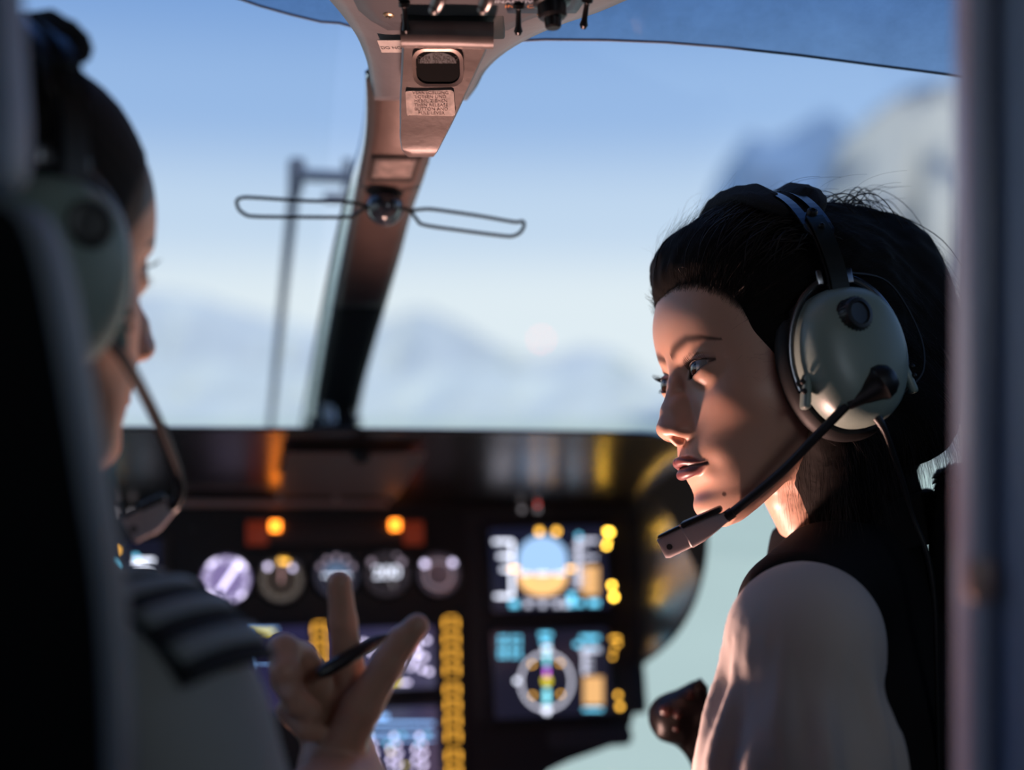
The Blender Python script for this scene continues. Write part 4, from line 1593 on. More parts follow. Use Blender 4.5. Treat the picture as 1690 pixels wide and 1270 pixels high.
# ------------------------------------------------------------------ cabin shell (aircraft axes: x right, y forward, z up)
def build_cabin():
    trim = mat('cabin_trim_dark', (0.028, 0.030, 0.036), 0.6, bump=0.2, bscale=300)
    carpet = mat('cabin_floor', (0.02, 0.02, 0.022), 0.9, bump=0.3, bscale=400)

    def S(name, boxes, m):
        bm = bmesh.new()
        for c, s in boxes:
            add_box(bm, c, s)
        o = obj(name, bm, m, mw=AIR)
        return tag(o, kind='structure')
    x0, x1 = -0.70, 0.94
    S('floor', [(((x0 + x1) / 2, 0.35, 0.18), (x1 - x0, 2.5, 0.06)), ((-0.06, 1.95, 0.18), (1.0, 0.7, 0.06))], carpet)
    S('ceiling', [(((x0 + x1) / 2, 0.05, 1.69), (x1 - x0, 1.9, 0.06))], trim)
    S('wall_back', [(((x0 + x1) / 2, -0.88, 0.93), (x1 - x0, 0.06, 1.52))], trim)
    # side walls: solid below, behind and above, with a door window left open
    S('wall_left', [((x0, -0.3, 0.93), (0.06, 1.1, 1.52)), ((x0, 0.85, 0.62), (0.06, 1.3, 0.86)), ((x0, 1.42, 1.35), (0.05, 0.07, 0.70)), ((x0, 0.85, 1.62), (0.06, 1.3, 0.14)),
                    ((x0, 1.85, 0.60), (0.06, 0.9, 0.78))], trim)
    S('wall_right', [((x1, -0.3, 0.93), (0.06, 1.1, 1.52)), ((x1, 0.85, 0.72), (0.06, 1.3, 1.06)), ((x1, 0.33, 1.38), (0.06, 0.30, 0.36)), ((x1, 1.42, 1.35), (0.05, 0.07, 0.70)), ((x1, 0.85, 1.62), (0.06, 1.3, 0.14))], trim)
    clear = pane_mat('clear_pane', (0.97, 0.985, 0.99))
    tint = pane_mat('tinted_pane', (0.34, 0.43, 0.53), smudge=True)

    def W(name, rows, m, label, t=0.004):
        bm = bmesh.new()
        add_loft(bm, rows)
        o = obj(name, bm, m, smooth=True)
        return tag(solidify(o, 0.0), label, 'window', kind='structure') if t == 0 else tag(o, label, 'window', kind='structure')
    # door windows
    for nm, x in (('window_5', x0), ('window_6', x1)):
        W(nm, [[AIR @ Vector((x, 0.25 + 1.15 * i / 4, (1.04 if x < 0 else 1.22) + (0.52 if x < 0 else 0.34) * j / 4)) for i in range(5)] for j in range(5)], clear,
          'clear door window on the %s side' % ('left' if x < 0 else 'right'))
    # windscreens: curved panes either side of the centre post, roof edge down to the nose
    def screen(ax0, ax1, bulge):
        rows = []
        for j in range(25):
            t = j / 24
            ay = 1.10 + 1.05 * t + 0.12 * math.sin(math.pi * t)
            z = 1.62 - 0.62 * t - 0.10 * t * t
            row = []
            for i in range(17):
                s = i / 16
                ax = ax0 + (ax1 - ax0) * s
                back = bulge * (s if ax1 > ax0 else s) ** 2
                row.append(AIR @ Vector((ax, ay - back * (0.6 + 0.4 * t), z)))
            rows.append(row)
        return rows
    W('window_1', screen(0.09, -0.70, 0.55), clear, 'clear curved windscreen left of the centre post')
    W('window_2', screen(0.15, 0.94, 0.55), clear, 'clear curved windscreen right of the centre post')
    # lower nose window ahead of the right pilot's feet
    W('window_7', [[AIR @ Vector((0.42 + 0.52 * i / 8, 2.06 - 0.5 * (i / 8) ** 2 - 0.25 * (j / 8), 1.0 - 0.80 * j / 8)) for i in range(9)] for j in range(9)], clear,
      'clear lower nose window beside the instrument panel')
    # tinted roof windows with a dark sealed edge
    edge_r = [(838, 68), (900, 65), (1000, 66), (1100, 70), (1200, 78), (1320, 91), (1450, 108), (1560, 122), (1660, 137), (1760, 155)]
    edge_l = [(585, 45), (560, 38), (530, 36), (480, 24), (430, 10), (395, -2), (330, -20), (250, -40)]
    for nm, ed, lb, d0 in (('window_3', edge_r, 'blue tinted roof window above the right windscreen', 1.12), ('window_4', edge_l, 'blue tinted roof window above the left windscreen', 1.15)):
        pts = [at(px, py, d0 + 0.00006 * (px - 845) * 0) for px, py in ed]
        rows = [pts]
        for j in range(1, 7):
            t = j / 6
            rows.append([Vector((p.x, p.y - 0.34 * t - 0.02 * math.sin(3.1 * t), p.z + (1.665 - p.z) * (1 - (1 - t) ** 1.6))) for p in pts])
        o = W(nm, rows, tint, lb)
        tube('seal_edge', pts, 0.0012, mat('seal_dark', (0.13, 0.20, 0.33), 0.5), o, 8)


def build_centre_post():
    """the brown post between the windscreens, running up into the overhead console"""
    brown = mat('post_brown', (0.115, 0.075, 0.066), 0.45, metal=0.25, bump=0.12, bscale=120, vary=0.12, vscale=25)
    black = mat('post_black', (0.008, 0.008, 0.009), 0.7)
    silver = mat('post_silver', (0.72, 0.76, 0.84), 0.25, 0.9)
    rub = mat('rubber_black', (0.004, 0.006, 0.006), 0.6)
    root = thing('centre_post', 'brown metal centre post between the two windscreens', 'post', Matrix.Translation(at(545, 700, 2.03)))
    # left edge, right edge in the picture with depth along the post
    rows = [(120, 611, 772, 1.135), (150, 613, 755, 1.15), (200, 613, 730, 1.18), (258, 606, 704, 1.22), (300, 598, 690, 1.26), (340, 590, 676, 1.31), (420, 574, 655, 1.41), (480, 560, 638, 1.50),
            (560, 543, 616, 1.66), (640, 527, 596, 1.86), (705, 515, 585, 2.05), (790, 500, 572, 2.2)]
    edge = [(116, 606, 609, 611), (150, 604, 609, 613), (230, 594, 600, 611), (300, 575, 581, 598), (400, 552, 558, 578), (500, 532, 538, 556), (600, 514, 520, 535), (705, 497, 503, 515), (790, 482, 488, 500)]
    inv = root.matrix_world.inverted()

    def strip(name, fl, fr, y0, y1, m, thick, lift=0.0, n=36):
        ys = [r[0] for r in rows]
        L = curve1(ys, [r[1] for r in rows])
        R_ = curve1(ys, [r[2] for r in rows])
        D = curve1(ys, [r[3] for r in rows])
        out = []
        for i in range(n + 1):
            y = y0 + (y1 - y0) * i / n
            a, b, d = float(L(y)), float(R_(y)), float(D(y)) - lift
            row = []
            for j in range(7):
                s = fl + (fr - fl) * j / 6
                row.append(inv @ at(a + (b - a) * s, y, d + 0.010 * (2 * s - 1) ** 2))
            out.append(row)
        bm = bmesh.new()
        add_loft(bm, out)
        bmesh.ops.recalc_face_normals(bm, faces=bm.faces)
        o = obj(name, bm, m, root, smooth=True)
        md = solidify(o, thick, 0.0)
        return o
    strip('post_face', 0.0, 1.0, 120, 500, brown, 0.012)
    strip('post_foot', 0.0, 1.0, 498, 790, black, 0.012)
    D_ = curve1([r[0] for r in rows], [r[3] for r in rows])
    eg = [curve1([e[0] for e in edge], [e[i] for e in edge]) for i in (1, 2, 3)]
    for nm, i0, i1, m, dz in (('silver_edge', 1, 2, silver, 0.010), ('rubber_seal', 0, 1, rub, 0.045)):
        out = []
        for i in range(40):
            y = 116 + 674 * i / 39
            x0_, x1_ = float(eg[i0](y)), float(eg[i1](y))
            out.append([inv @ at(x0_ + (x1_ - x0_) * j / 4, y, float(D_(max(y, 120))) + dz + (0.035 * (1 - j / 4) if nm == 'silver_edge' else 0.0)) for j in range(5)])
        bm = bmesh.new()
        add_loft(bm, out)
        bmesh.ops.recalc_face_normals(bm, faces=bm.faces)
        solidify(obj(nm, bm, m, root, smooth=True), 0.008, 0.0)
    strip('silver_lip', 1.0, 1.045, 262, 790, silver, 0.006, -0.008)
    # worn sticker, dark bracket, small grey placard, foot clamp
    strip('worn_sticker', 0.16, 0.84, 263, 292, mat('sticker_worn', (0.24, 0.18, 0.165), 0.7, vary=0.35, vscale=90), 0.002, 0.0125, 6)
    strip('sticker_glue', 0.08, 0.92, 258, 263, mat('sticker_glue', (0.03, 0.02, 0.018), 0.8), 0.002, 0.012, 3)
    strip('sticker_glue', 0.08, 0.16, 258, 296, MATS['sticker_glue'], 0.002, 0.012, 4)
    strip('sticker_glue', 0.84, 0.90, 258, 296, MATS['sticker_glue'], 0.002, 0.012, 4)
    strip('sticker_rim', 0.14, 0.86, 293, 299, mat('sticker_glue', (0.05, 0.03, 0.027), 0.8), 0.002, 0.0125, 3)
    strip('placard', 0.22, 0.74, 506, 549, mat('placard_grey', (0.42, 0.43, 0.42), 0.5, vary=0.1, vscale=80), 0.002, 0.0125, 4)
    bx = mat('clamp_black', (0.012, 0.014, 0.018), 0.35)
    for px, py, s in ((538, 675, (0.035, 0.03, 0.055)), (570, 678, (0.032, 0.03, 0.042)), (552, 697, (0.075, 0.04, 0.016))):
        o = box('foot_clamp', (0, 0, 0), s, bx, root, None, 0.005)
        o.location = inv @ at(px, py, 1.96)
    tube('clamp_bolt', [inv @ at(541, 663, 1.93), inv @ at(545, 697, 1.93)], 0.009, mat('bolt_blue_steel', (0.25, 0.32, 0.45), 0.25, 1.0), root, 12)

    # wire loop holder on a dark ball
    c = at(635, 342, 1.27)
    h = thing('wire_loop_holder', 'dark ball on the centre post with a black wire loop on each side', 'holder', Matrix.Translation(c))
    cin = h.matrix_world.inverted()
    bm = bmesh.new()
    add_lathe(bm, [(0.0, -0.012), (0.013, -0.010), (0.0152, 0.0), (0.0158, 0.006), (0.0135, 0.013), (0.0105, 0.0165), (0.0, 0.0195)], 32,
              Matrix.Rotation(rad(90), 4, 'X') @ Matrix.Identity(4))
    obj('ball', bm, mat('ball_dark', (0.02, 0.025, 0.035), 0.15, coat=0.6), h, smooth='auto')
    lathe('ball_ring', [(0.0158, -0.004), (0.0172, -0.003), (0.0172, 0.003), (0.0158, 0.004)], mat('ball_rim', (0.06, 0.07, 0.09), 0.3, 0.8), h, 32, Matrix.Rotation(rad(90), 4, 'X'))
    box('mount_plate', (0, 0.016, 0.014), (0.030, 0.010, 0.018), bx, h, None, 0.003)
    wm = mat('wire_black', (0.004, 0.010, 0.009), 0.45)
    for pl in ([(612, 345), (598, 338), (570, 333), (500, 331), (420, 326), (400, 326), (391, 331), (393, 343), (402, 352), (420, 357), (500, 358), (572, 358), (588, 353), (600, 345), (612, 345)],
               [(660, 342), (676, 347), (700, 345), (720, 346), (790, 356), (848, 366), (862, 365), (865, 371), (860, 382), (848, 389), (830, 389), (760, 380), (700, 371), (688, 362), (677, 348), (662, 343)]):
        tube('wire_loop', [cin @ p for p in spline([at(px, py, 1.262) for px, py in pl], 6)], 0.0017, wm, h, 8)


def build_wiper():
    grey = mat('wiper_grey', (0.10, 0.13, 0.20), 0.5)
    top = at(489, 280, 1.92)
    w = thing('windscreen_wiper', 'grey wiper arm standing outside the left windscreen', 'wiper', Matrix.Translation(at(445, 715, 2.2)))
    inv = w.matrix_world.inverted()
    tube('wiper_arm', [inv @ at(487, 300, 1.93), inv @ at(468, 480, 2.02), inv @ at(445, 715, 2.16)], [0.0085, 0.0062, 0.0045], grey, w, 12)
    bm = bmesh.new()
    add_tube(bm, [inv @ at(490, 262, 1.92), inv @ at(490, 270, 1.92), inv @ at(487, 318, 1.935)], [0.010, 0.0125, 0.0105], 14)
    obj('wiper_head', bm, grey, w, smooth='auto')
    tube('wiper_bracket', [inv @ at(498, 289, 1.92), inv @ at(540, 291, 1.90), inv @ at(578, 293, 1.89)], 0.0088, grey, w, 12)
    tube('wiper_pivot', [inv @ at(574, 262, 1.88), inv @ at(574, 315, 1.885)], 0.0065, grey, w, 12)
    box('wiper_block', (0, 0, 0), (0.036, 0.02, 0.012), grey, w, None, 0.003).location = inv @ at(556, 326, 1.89)


def build_seats():
    leather = mat('seat_black', (0.0045, 0.0045, 0.005), 0.9, spec=0.15, bump=0.25, bscale=250)
    trimg = mat('seat_trim_grey', (0.17, 0.195, 0.235), 0.5)
    # the left pilot's seat, close to the camera and seen from behind
    root = thing('pilot_seat', 'black high-backed seat with grey edge trim, in the left foreground', 'seat', Matrix.Translation((-0.36, 0.58, 0.2)))
    inv = root.matrix_world.inverted()
    D = 0.565

    def slab(name, outline, d0, depth, m, bev=0.004):
        """solid whose far face has the outline at distance d0; it reaches `depth` towards the camera"""
        bm = bmesh.new()
        a = [bm.verts.new(inv @ at(px, py, d0)) for px, py in outline]
        f = bm.faces.new(a)
        r = bmesh.ops.extrude_face_region(bm, geom=[f])
        vs = [v for v in r['geom'] if isinstance(v, bmesh.types.BMVert)]
        bmesh.ops.translate(bm, vec=(0, -depth, 0), verts=vs)
        bmesh.ops.recalc_face_normals(bm, faces=bm.faces)
        return obj(name, bm, m, root)

    def edge_band(name, line, d0, depth, m):
        """thin trim laid over the side face"""
        bm = bmesh.new()
        rows = []
        for px, py in line:
            p = inv @ at(px, py, d0)
            rows.append([p + Vector((0.003, 0.002, 0.001)), p + Vector((0.003, -depth * 0.5, 0.001)), p + Vector((0.001, -depth - 0.001, 0))])
        add_loft(bm, rows)
        return solidify(obj(name, bm, m, root, smooth=True), 0.002, 0.0)

    def sp2(pts):
        return [(p.x, p.y) for p in spline([Vector((x, y, 0)) for x, y in pts], 6)]
    edge = sp2([(-60, 338), (20, 345), (70, 372), (104, 460), (136, 620), (166, 800), (190, 950), (204, 1150), (210, 1500), (205, 1900)])
    slab('backrest', [(-900, 338)] + edge + [(-900, 1900)], D + 0.045, 0.03, leather)
    edge_band('edge_trim', edge[4:], D + 0.045, 0.03, trimg)
    hedge = sp2([(-120, -310), (-5, -240), (16, -60), (28, 120), (34, 240), (24, 305), (-30, 330)])
    slab('headrest', [(-700, -300)] + hedge + [(-700, 332)], D + 0.04, 0.04, leather)
    edge_band('headrest_trim', hedge[4:], D + 0.04, 0.04, mat('seat_trim_blue', (0.16, 0.20, 0.29), 0.45))
    box('seat_cushion', (0.0, 0.27, 0.22), (0.46, 0.44, 0.12), leather, root, None, 0.03)
    box('seat_base', (0.0, 0.22, 0.085), (0.40, 0.40, 0.15), mat('seat_frame', (0.03, 0.03, 0.033), 0.5, 0.5), root, None, 0.01)
    # the right pilot's seat behind the woman
    root2 = thing('pilot_seat', 'black seat back behind the woman, beside the cabin pillar', 'seat', Matrix.Translation((0.40, 1.10, 0.2)))
    inv2 = root2.matrix_world.inverted()
    bm = bmesh.new()
    out = [(p.x, p.y) for p in spline([Vector((1620, 772, 0)), Vector((1575, 776, 0)), Vector((1545, 798, 0)), Vector((1532, 900, 0)), Vector((1528, 1050, 0)), Vector((1528, 1300, 0)), Vector((1550, 1900, 0))], 5)]
    a = [bm.verts.new(inv2 @ at(px, py, 1.06)) for px, py in out + [(2100, 1900), (2100, 770)]]
    f = bm.faces.new(a)
    r = bmesh.ops.extrude_face_region(bm, geom=[f])
    bmesh.ops.translate(bm, vec=(0.03, 0.09, 0), verts=[v for v in r['geom'] if isinstance(v, bmesh.types.BMVert)])
    bmesh.ops.recalc_face_normals(bm, faces=bm.faces)
    bmesh.ops.bevel(bm, geom=list(bm.edges), offset=0.012, segments=4, profile=0.5, affect='EDGES')
    obj('backrest', bm, leather, root2, smooth='auto')
    box('seat_cushion', (-0.02, 0.05, 0.20), (0.46, 0.44, 0.12), leather, root2, None, 0.03)
    box('seat_base', (-0.02, 0.05, 0.075), (0.40, 0.40, 0.14), MATS['seat_frame'], root2, None, 0.01)


def build_pillar():
    """blue-grey cabin pillar close to the camera on the right"""
    m = mat('pillar_blue_grey', (0.33, 0.38, 0.54), 0.32, bump=0.1, bscale=60)
    r = thing('cabin_pillar', 'blurred blue-grey upright pillar at the right edge', 'pillar', Matrix.Translation((0.225, 0.60, 0.21)))
    bm = bmesh.new()
    add_box(bm, (0.022, 0.02, 0.72), (0.052, 0.06, 1.44), None, 0.012, 4)
    obj('post', bm, m, r, smooth='auto')
    box('inner_flange', (-0.010, 0.03, 0.72), (0.016, 0.03, 1.44), mat('pillar_flange', (0.36, 0.38, 0.50), 0.25, bump=0.1, bscale=60), r, None, 0.006)
    box('latch', (-0.0135, 0.018, 0.852), (0.012, 0.014, 0.020), mat('latch_pink', (0.34, 0.22, 0.20), 0.4), r, None, 0.004)

# ------------------------------------------------------------------ instrument panel plane
TILT = rad(15)
P_U = A_RIGHT
P_V = A_FWD * math.sin(TILT) + Vector((0, 0, 1)) * math.cos(TILT)
P_N = P_U.cross(P_V)
P_0 = at_fwd(565, 831, 1.76)


def PP(px, py):
    return on_plane(px, py, P_0, P_N)


def panel_frame(px, py):
    return frame(PP(px, py), P_U, P_V, P_N)


class Local:
    """pixel -> coordinates in the frame of one instrument (x, y on the panel, z out of it)"""
    def __init__(self, px, py):
        self.m = panel_frame(px, py)
        self.i = self.m.inverted()

    def __call__(self, px, py, z=0.0):
        v = self.i @ PP(px, py)
        return Vector((v.x, v.y, z))


def rrect(x0, y0, x1, y1, r, n=5):
    out = []
    for cx, cy, a0 in ((x1 - r, y1 - r, 0), (x0 + r, y1 - r, 90), (x0 + r, y0 + r, 180), (x1 - r, y0 + r, 270)):
        for i in range(n + 1):
            a = rad(a0 + 90 * i / n)
            out.append((cx + r * math.cos(a), cy + r * math.sin(a)))
    return out


class Marks:
    """flat luminous symbols of one colour, in pixels, on one instrument"""
    def __init__(self, loc, z=0.0012):
        self.l, self.z, self.bm = loc, z, bmesh.new()

    def poly(self, pts, dz=0.0):
        vs = [self.bm.verts.new(self.l(px, py, self.z + dz)) for px, py in pts]
        f = self.bm.faces.new(vs)
        f.normal_update()
        if f.normal.z < 0:
            f.normal_flip()
        return self

    def rect(self, x0, y0, x1, y1, dz=0.0):
        return self.poly([(x0, y0), (x1, y0), (x1, y1), (x0, y1)], dz)

    def disc(self, cx, cy, r, n=16, dz=0.0):
        return self.poly([(cx + r * math.cos(2 * math.pi * i / n), cy + r * math.sin(2 * math.pi * i / n)) for i in range(n)], dz)

    def line(self, x0, y0, x1, y1, w):
        dx, dy = x1 - x0, y1 - y0
        k = math.hypot(dx, dy)
        nx, ny = -dy / k * w / 2, dx / k * w / 2
        return self.poly([(x0 + nx, y0 + ny), (x1 + nx, y1 + ny), (x1 - nx, y1 - ny), (x0 - nx, y0 - ny)])

    def done(self, name, m, parent):
        n = len(self.bm.faces)
        o = obj(name, self.bm, m, parent)
        if n > 1:
            o['kind'] = 'stuff'
        return o


GL = dict(white=('glow_white', (0.80, 0.84, 1.0), 2.6), cyan=('glow_cyan', (0.16, 0.62, 0.90), 2.2), yellow=('glow_yellow', (1.0, 0.58, 0.06), 15.0),
          orange=('glow_orange', (1.0, 0.55, 0.22), 1.3), skyb=('glow_sky_blue', (0.40, 0.64, 1.0), 1.08), amber=('glow_amber', (1.0, 0.62, 0.16), 1.6),
          magenta=('glow_magenta', (0.6, 0.12, 0.8), 2.2), violet=('glow_violet', (0.55, 0.45, 0.85), 1.7), pale=('glow_pale', (0.78, 0.70, 1.0), 3.0),
          blue=('glow_blue', (0.16, 0.33, 0.75), 1.2), dimv=('glow_dim_violet', (0.42, 0.32, 0.42), 0.3), lamp=('glow_lamp', (1.0, 0.24, 0.02), 6.0),
          red=('glow_red', (1.0, 0.08, 0.06), 1.6), dimw=('glow_dim_white', (0.6, 0.55, 0.6), 0.5), gold=('glow_gold', (0.95, 0.48, 0.06), 4.5))


def G(k):
    return glow(*GL[k])


def display(label, rect, glow_col, glow_s, grow=12, group='panel display units'):
    x0, y0, x1, y1 = rect
    cx, cy = (x0 + x1) / 2, (y0 + y1) / 2
    l = Local(cx, cy)
    root = thing('display_unit', label, 'display', l.m, group)
    a, b = l(x0, y1), l(x1, y0)
    g = grow * 0.00078
    bez = mat('bezel_grey', (0.018, 0.018, 0.021), 0.5)
    bm = bmesh.new()
    inner = rrect(a.x, a.y, b.x, b.y, 0.003)
    outer = rrect(a.x - g, a.y - g, b.x + g, b.y + g, 0.006)
    r = [[Vector((p[0], p[1], z)) for p in o] for o, z in ((outer, 0.0), (outer, 0.006), (inner, 0.008), (inner, 0.0005))]
    add_loft(bm, r, close_u=True)
    bmesh.ops.recalc_face_normals(bm, faces=bm.faces)
    obj('bezel', bm, bez, root)
    bm = bmesh.new()
    add_prism(bm, rrect(a.x, a.y, b.x, b.y, 0.003), 0.0, 0.0006)
    obj('screen', bm, mat('screen_' + label[:12], (0.004, 0.004, 0.008), 0.12, emit=glow_col, estr=glow_s), root)
    for sx, sy in ((a.x - g * .5, a.y - g * .5), (b.x + g * .5, a.y - g * .5), (a.x - g * .5, b.y + g * .5), (b.x + g * .5, b.y + g * .5)):
        lathe('bezel_screw', [(0.0022, 0.006), (0.0022, 0.0085), (0.0012, 0.009), (0.0, 0.009)], mat('screw_dark', (0.05, 0.05, 0.055), 0.3, 0.8), root, 10, Matrix.Translation((sx, sy, 0)))
    return root, l


def gauge(label, px, py, r_px, style):
    l = Local(px, py)
    root = thing('round_gauge', label, 'gauge', l.m, 'round standby gauges in a row')
    r = (l(px + r_px, py) - l(px, py)).length
    bez = mat('gauge_bezel', (0.012, 0.012, 0.014), 0.35)
    lathe('bezel', [(r * 1.14, 0.0), (r * 1.14, 0.006), (r * 1.06, 0.009), (r * 0.99, 0.006), (r * 0.99, 0.001), (r * 1.05, 0.0005)], bez, root, 48)
    face_e = {'lit': (0.26, 0.20, 0.44), 'warm': (0.030, 0.022, 0.018), 'blue': (0.012, 0.016, 0.03), 'digit': (0.012, 0.010, 0.012), 'ring': (0.03, 0.024, 0.036)}[style]
    lathe('dial', [(r * 0.99, 0.0), (r * 0.99, 0.001), (0.0, 0.001)], mat('dial_' + style, (0.006, 0.006, 0.008), 0.5, emit=face_e, estr=1.0), root, 48)
    tick = {'lit': 'pale', 'warm': 'dimw', 'blue': 'dimv', 'digit': 'dimv', 'ring': 'dimv'}[style]
    mk = Marks(l, 0.0016)
    for i in range(36):
        a = 2 * math.pi * i / 36
        r0 = 0.80 if i % 3 else 0.70
        mk.line(px + r_px * r0 * math.cos(a), py + r_px * r0 * math.sin(a), px + r_px * .93 * math.cos(a), py + r_px * .93 * math.sin(a), 0.9 if i % 3 else 1.8)
    mk.done('scale_ticks', G(tick), root)
    nm = Marks(l, 0.0030)
    if style == 'lit':
        nm.line(px - 10, py + 18, px + 20, py - 26, 6.5)
        nm.done('needle', G('pale'), root)
        b = Marks(l, 0.002)
        for dx, dy in ((-27, -27), (22, -31), (-28, 25), (27, 26), (-20, -33), (30, -24)):
            b.disc(px + dx, py + dy, 5.5)
        b.done('lit_numerals', G('pale'), root)
        b = Marks(l, 0.0014)
        pts_o = [(px + r_px * .92 * math.cos(a), py + r_px * .92 * math.sin(a)) for a in np.linspace(0, 2 * math.pi, 40, endpoint=False)]
        for i in range(40):
            o1, o2 = pts_o[i], pts_o[(i + 1) % 40]
            b.poly([o1, o2, (px + (o2[0] - px) * .62, py + (o2[1] - py) * .62), (px + (o1[0] - px) * .62, py + (o1[1] - py) * .62)])
        b.done('lit_ring', glow('glow_ring_violet', (0.42, 0.34, 0.72), 0.55), root)
    elif style == 'warm':
        nm.line(px, py + 4, px + 1, py - 24, 4)
        nm.done('needle', glow('glow_needle_rose', (0.7, 0.4, 0.4), 0.8), root)
        b = Marks(l, 0.002)
        b.disc(px - 22, py - 22, 4.5).disc(px + 19, py - 20, 4)
        b.done('lit_numerals', G('pale'), root)
        Marks(l, 0.002).poly([(px - 4, py - 34), (px + 12, py - 33), (px + 12, py - 27), (px - 3, py - 28)]).done('amber_arc', G('gold'), root)
        m2 = Marks(l, 0.002)
        for k in range(24):
            a = 2 * math.pi * k / 24
            m2.disc(px + r_px * .8 * math.cos(a), py + r_px * .8 * math.sin(a), 1.7, 8)
        m2.done('scale_dots', glow('glow_dim_olive', (0.5, 0.42, 0.3), 0.6), root)
    elif style == 'blue':
        nm.line(px - 22, py, px + 22, py, 2.5)
        nm.done('needle', G('white'), root)
        Marks(l, 0.0018).poly([(px + r_px * .62 * math.cos(a), py - r_px * .62 * math.sin(a)) for a in np.linspace(0.1, math.pi - 0.1, 16)]).done('sky_half', glow('glow_gauge_blue', (0.3, 0.45, 0.75), 0.4), root)
        b = Marks(l, 0.002)
        for a in (-150, -120, -90, -60, -30):
            b.disc(px + r_px * .85 * math.cos(rad(a)), py + r_px * .85 * math.sin(rad(a)), 4)
        b.done('lit_numerals', glow('glow_mauve', (0.7, 0.55, 0.7), 0.7), root)
    elif style == 'digit':
        nm.line(px, py + 2, px + 12, py + 20, 3)
        nm.done('needle', G('dimw'), root)
        t = text_mesh('drum_numerals', '200', 0.020, G('white'), root, l(px, py - 2, 0.003), sx=1.15)
        b = Marks(l, 0.002)
        for dx, dy in ((-25, -20), (25, -20), (18, -33)):
            b.disc(px + dx, py + dy, 4.5)
        b.done('lit_numerals', glow('glow_mauve', (0.7, 0.55, 0.7), 0.7), root)
    else:
        nm.line(px, py, px + 16, py - 16, 3)
        nm.done('needle', G('dimv'), root)
        b = Marks(l, 0.002)
        b.disc(px - 23, py - 18, 5).disc(px + 23, py - 20, 5)
        b.done('lit_numerals', G('pale'), root)
        m2 = Marks(l, 0.002)
        for k in range(40):
            a = 2 * math.pi * k / 40
            m2.disc(px + r_px * .66 * math.cos(a), py + r_px * .66 * math.sin(a), 1.6, 8)
        m2.done('scale_dots', glow('glow_ring_mauve', (0.55, 0.42, 0.5), 0.9), root)
    lathe('cover_glass', [(r * 0.98, 0.0052), (r * 0.98, 0.0056), (0.0, 0.0056)], pane_mat('gauge_glass', (0.98, 0.98, 0.98), 0.6), root, 48)


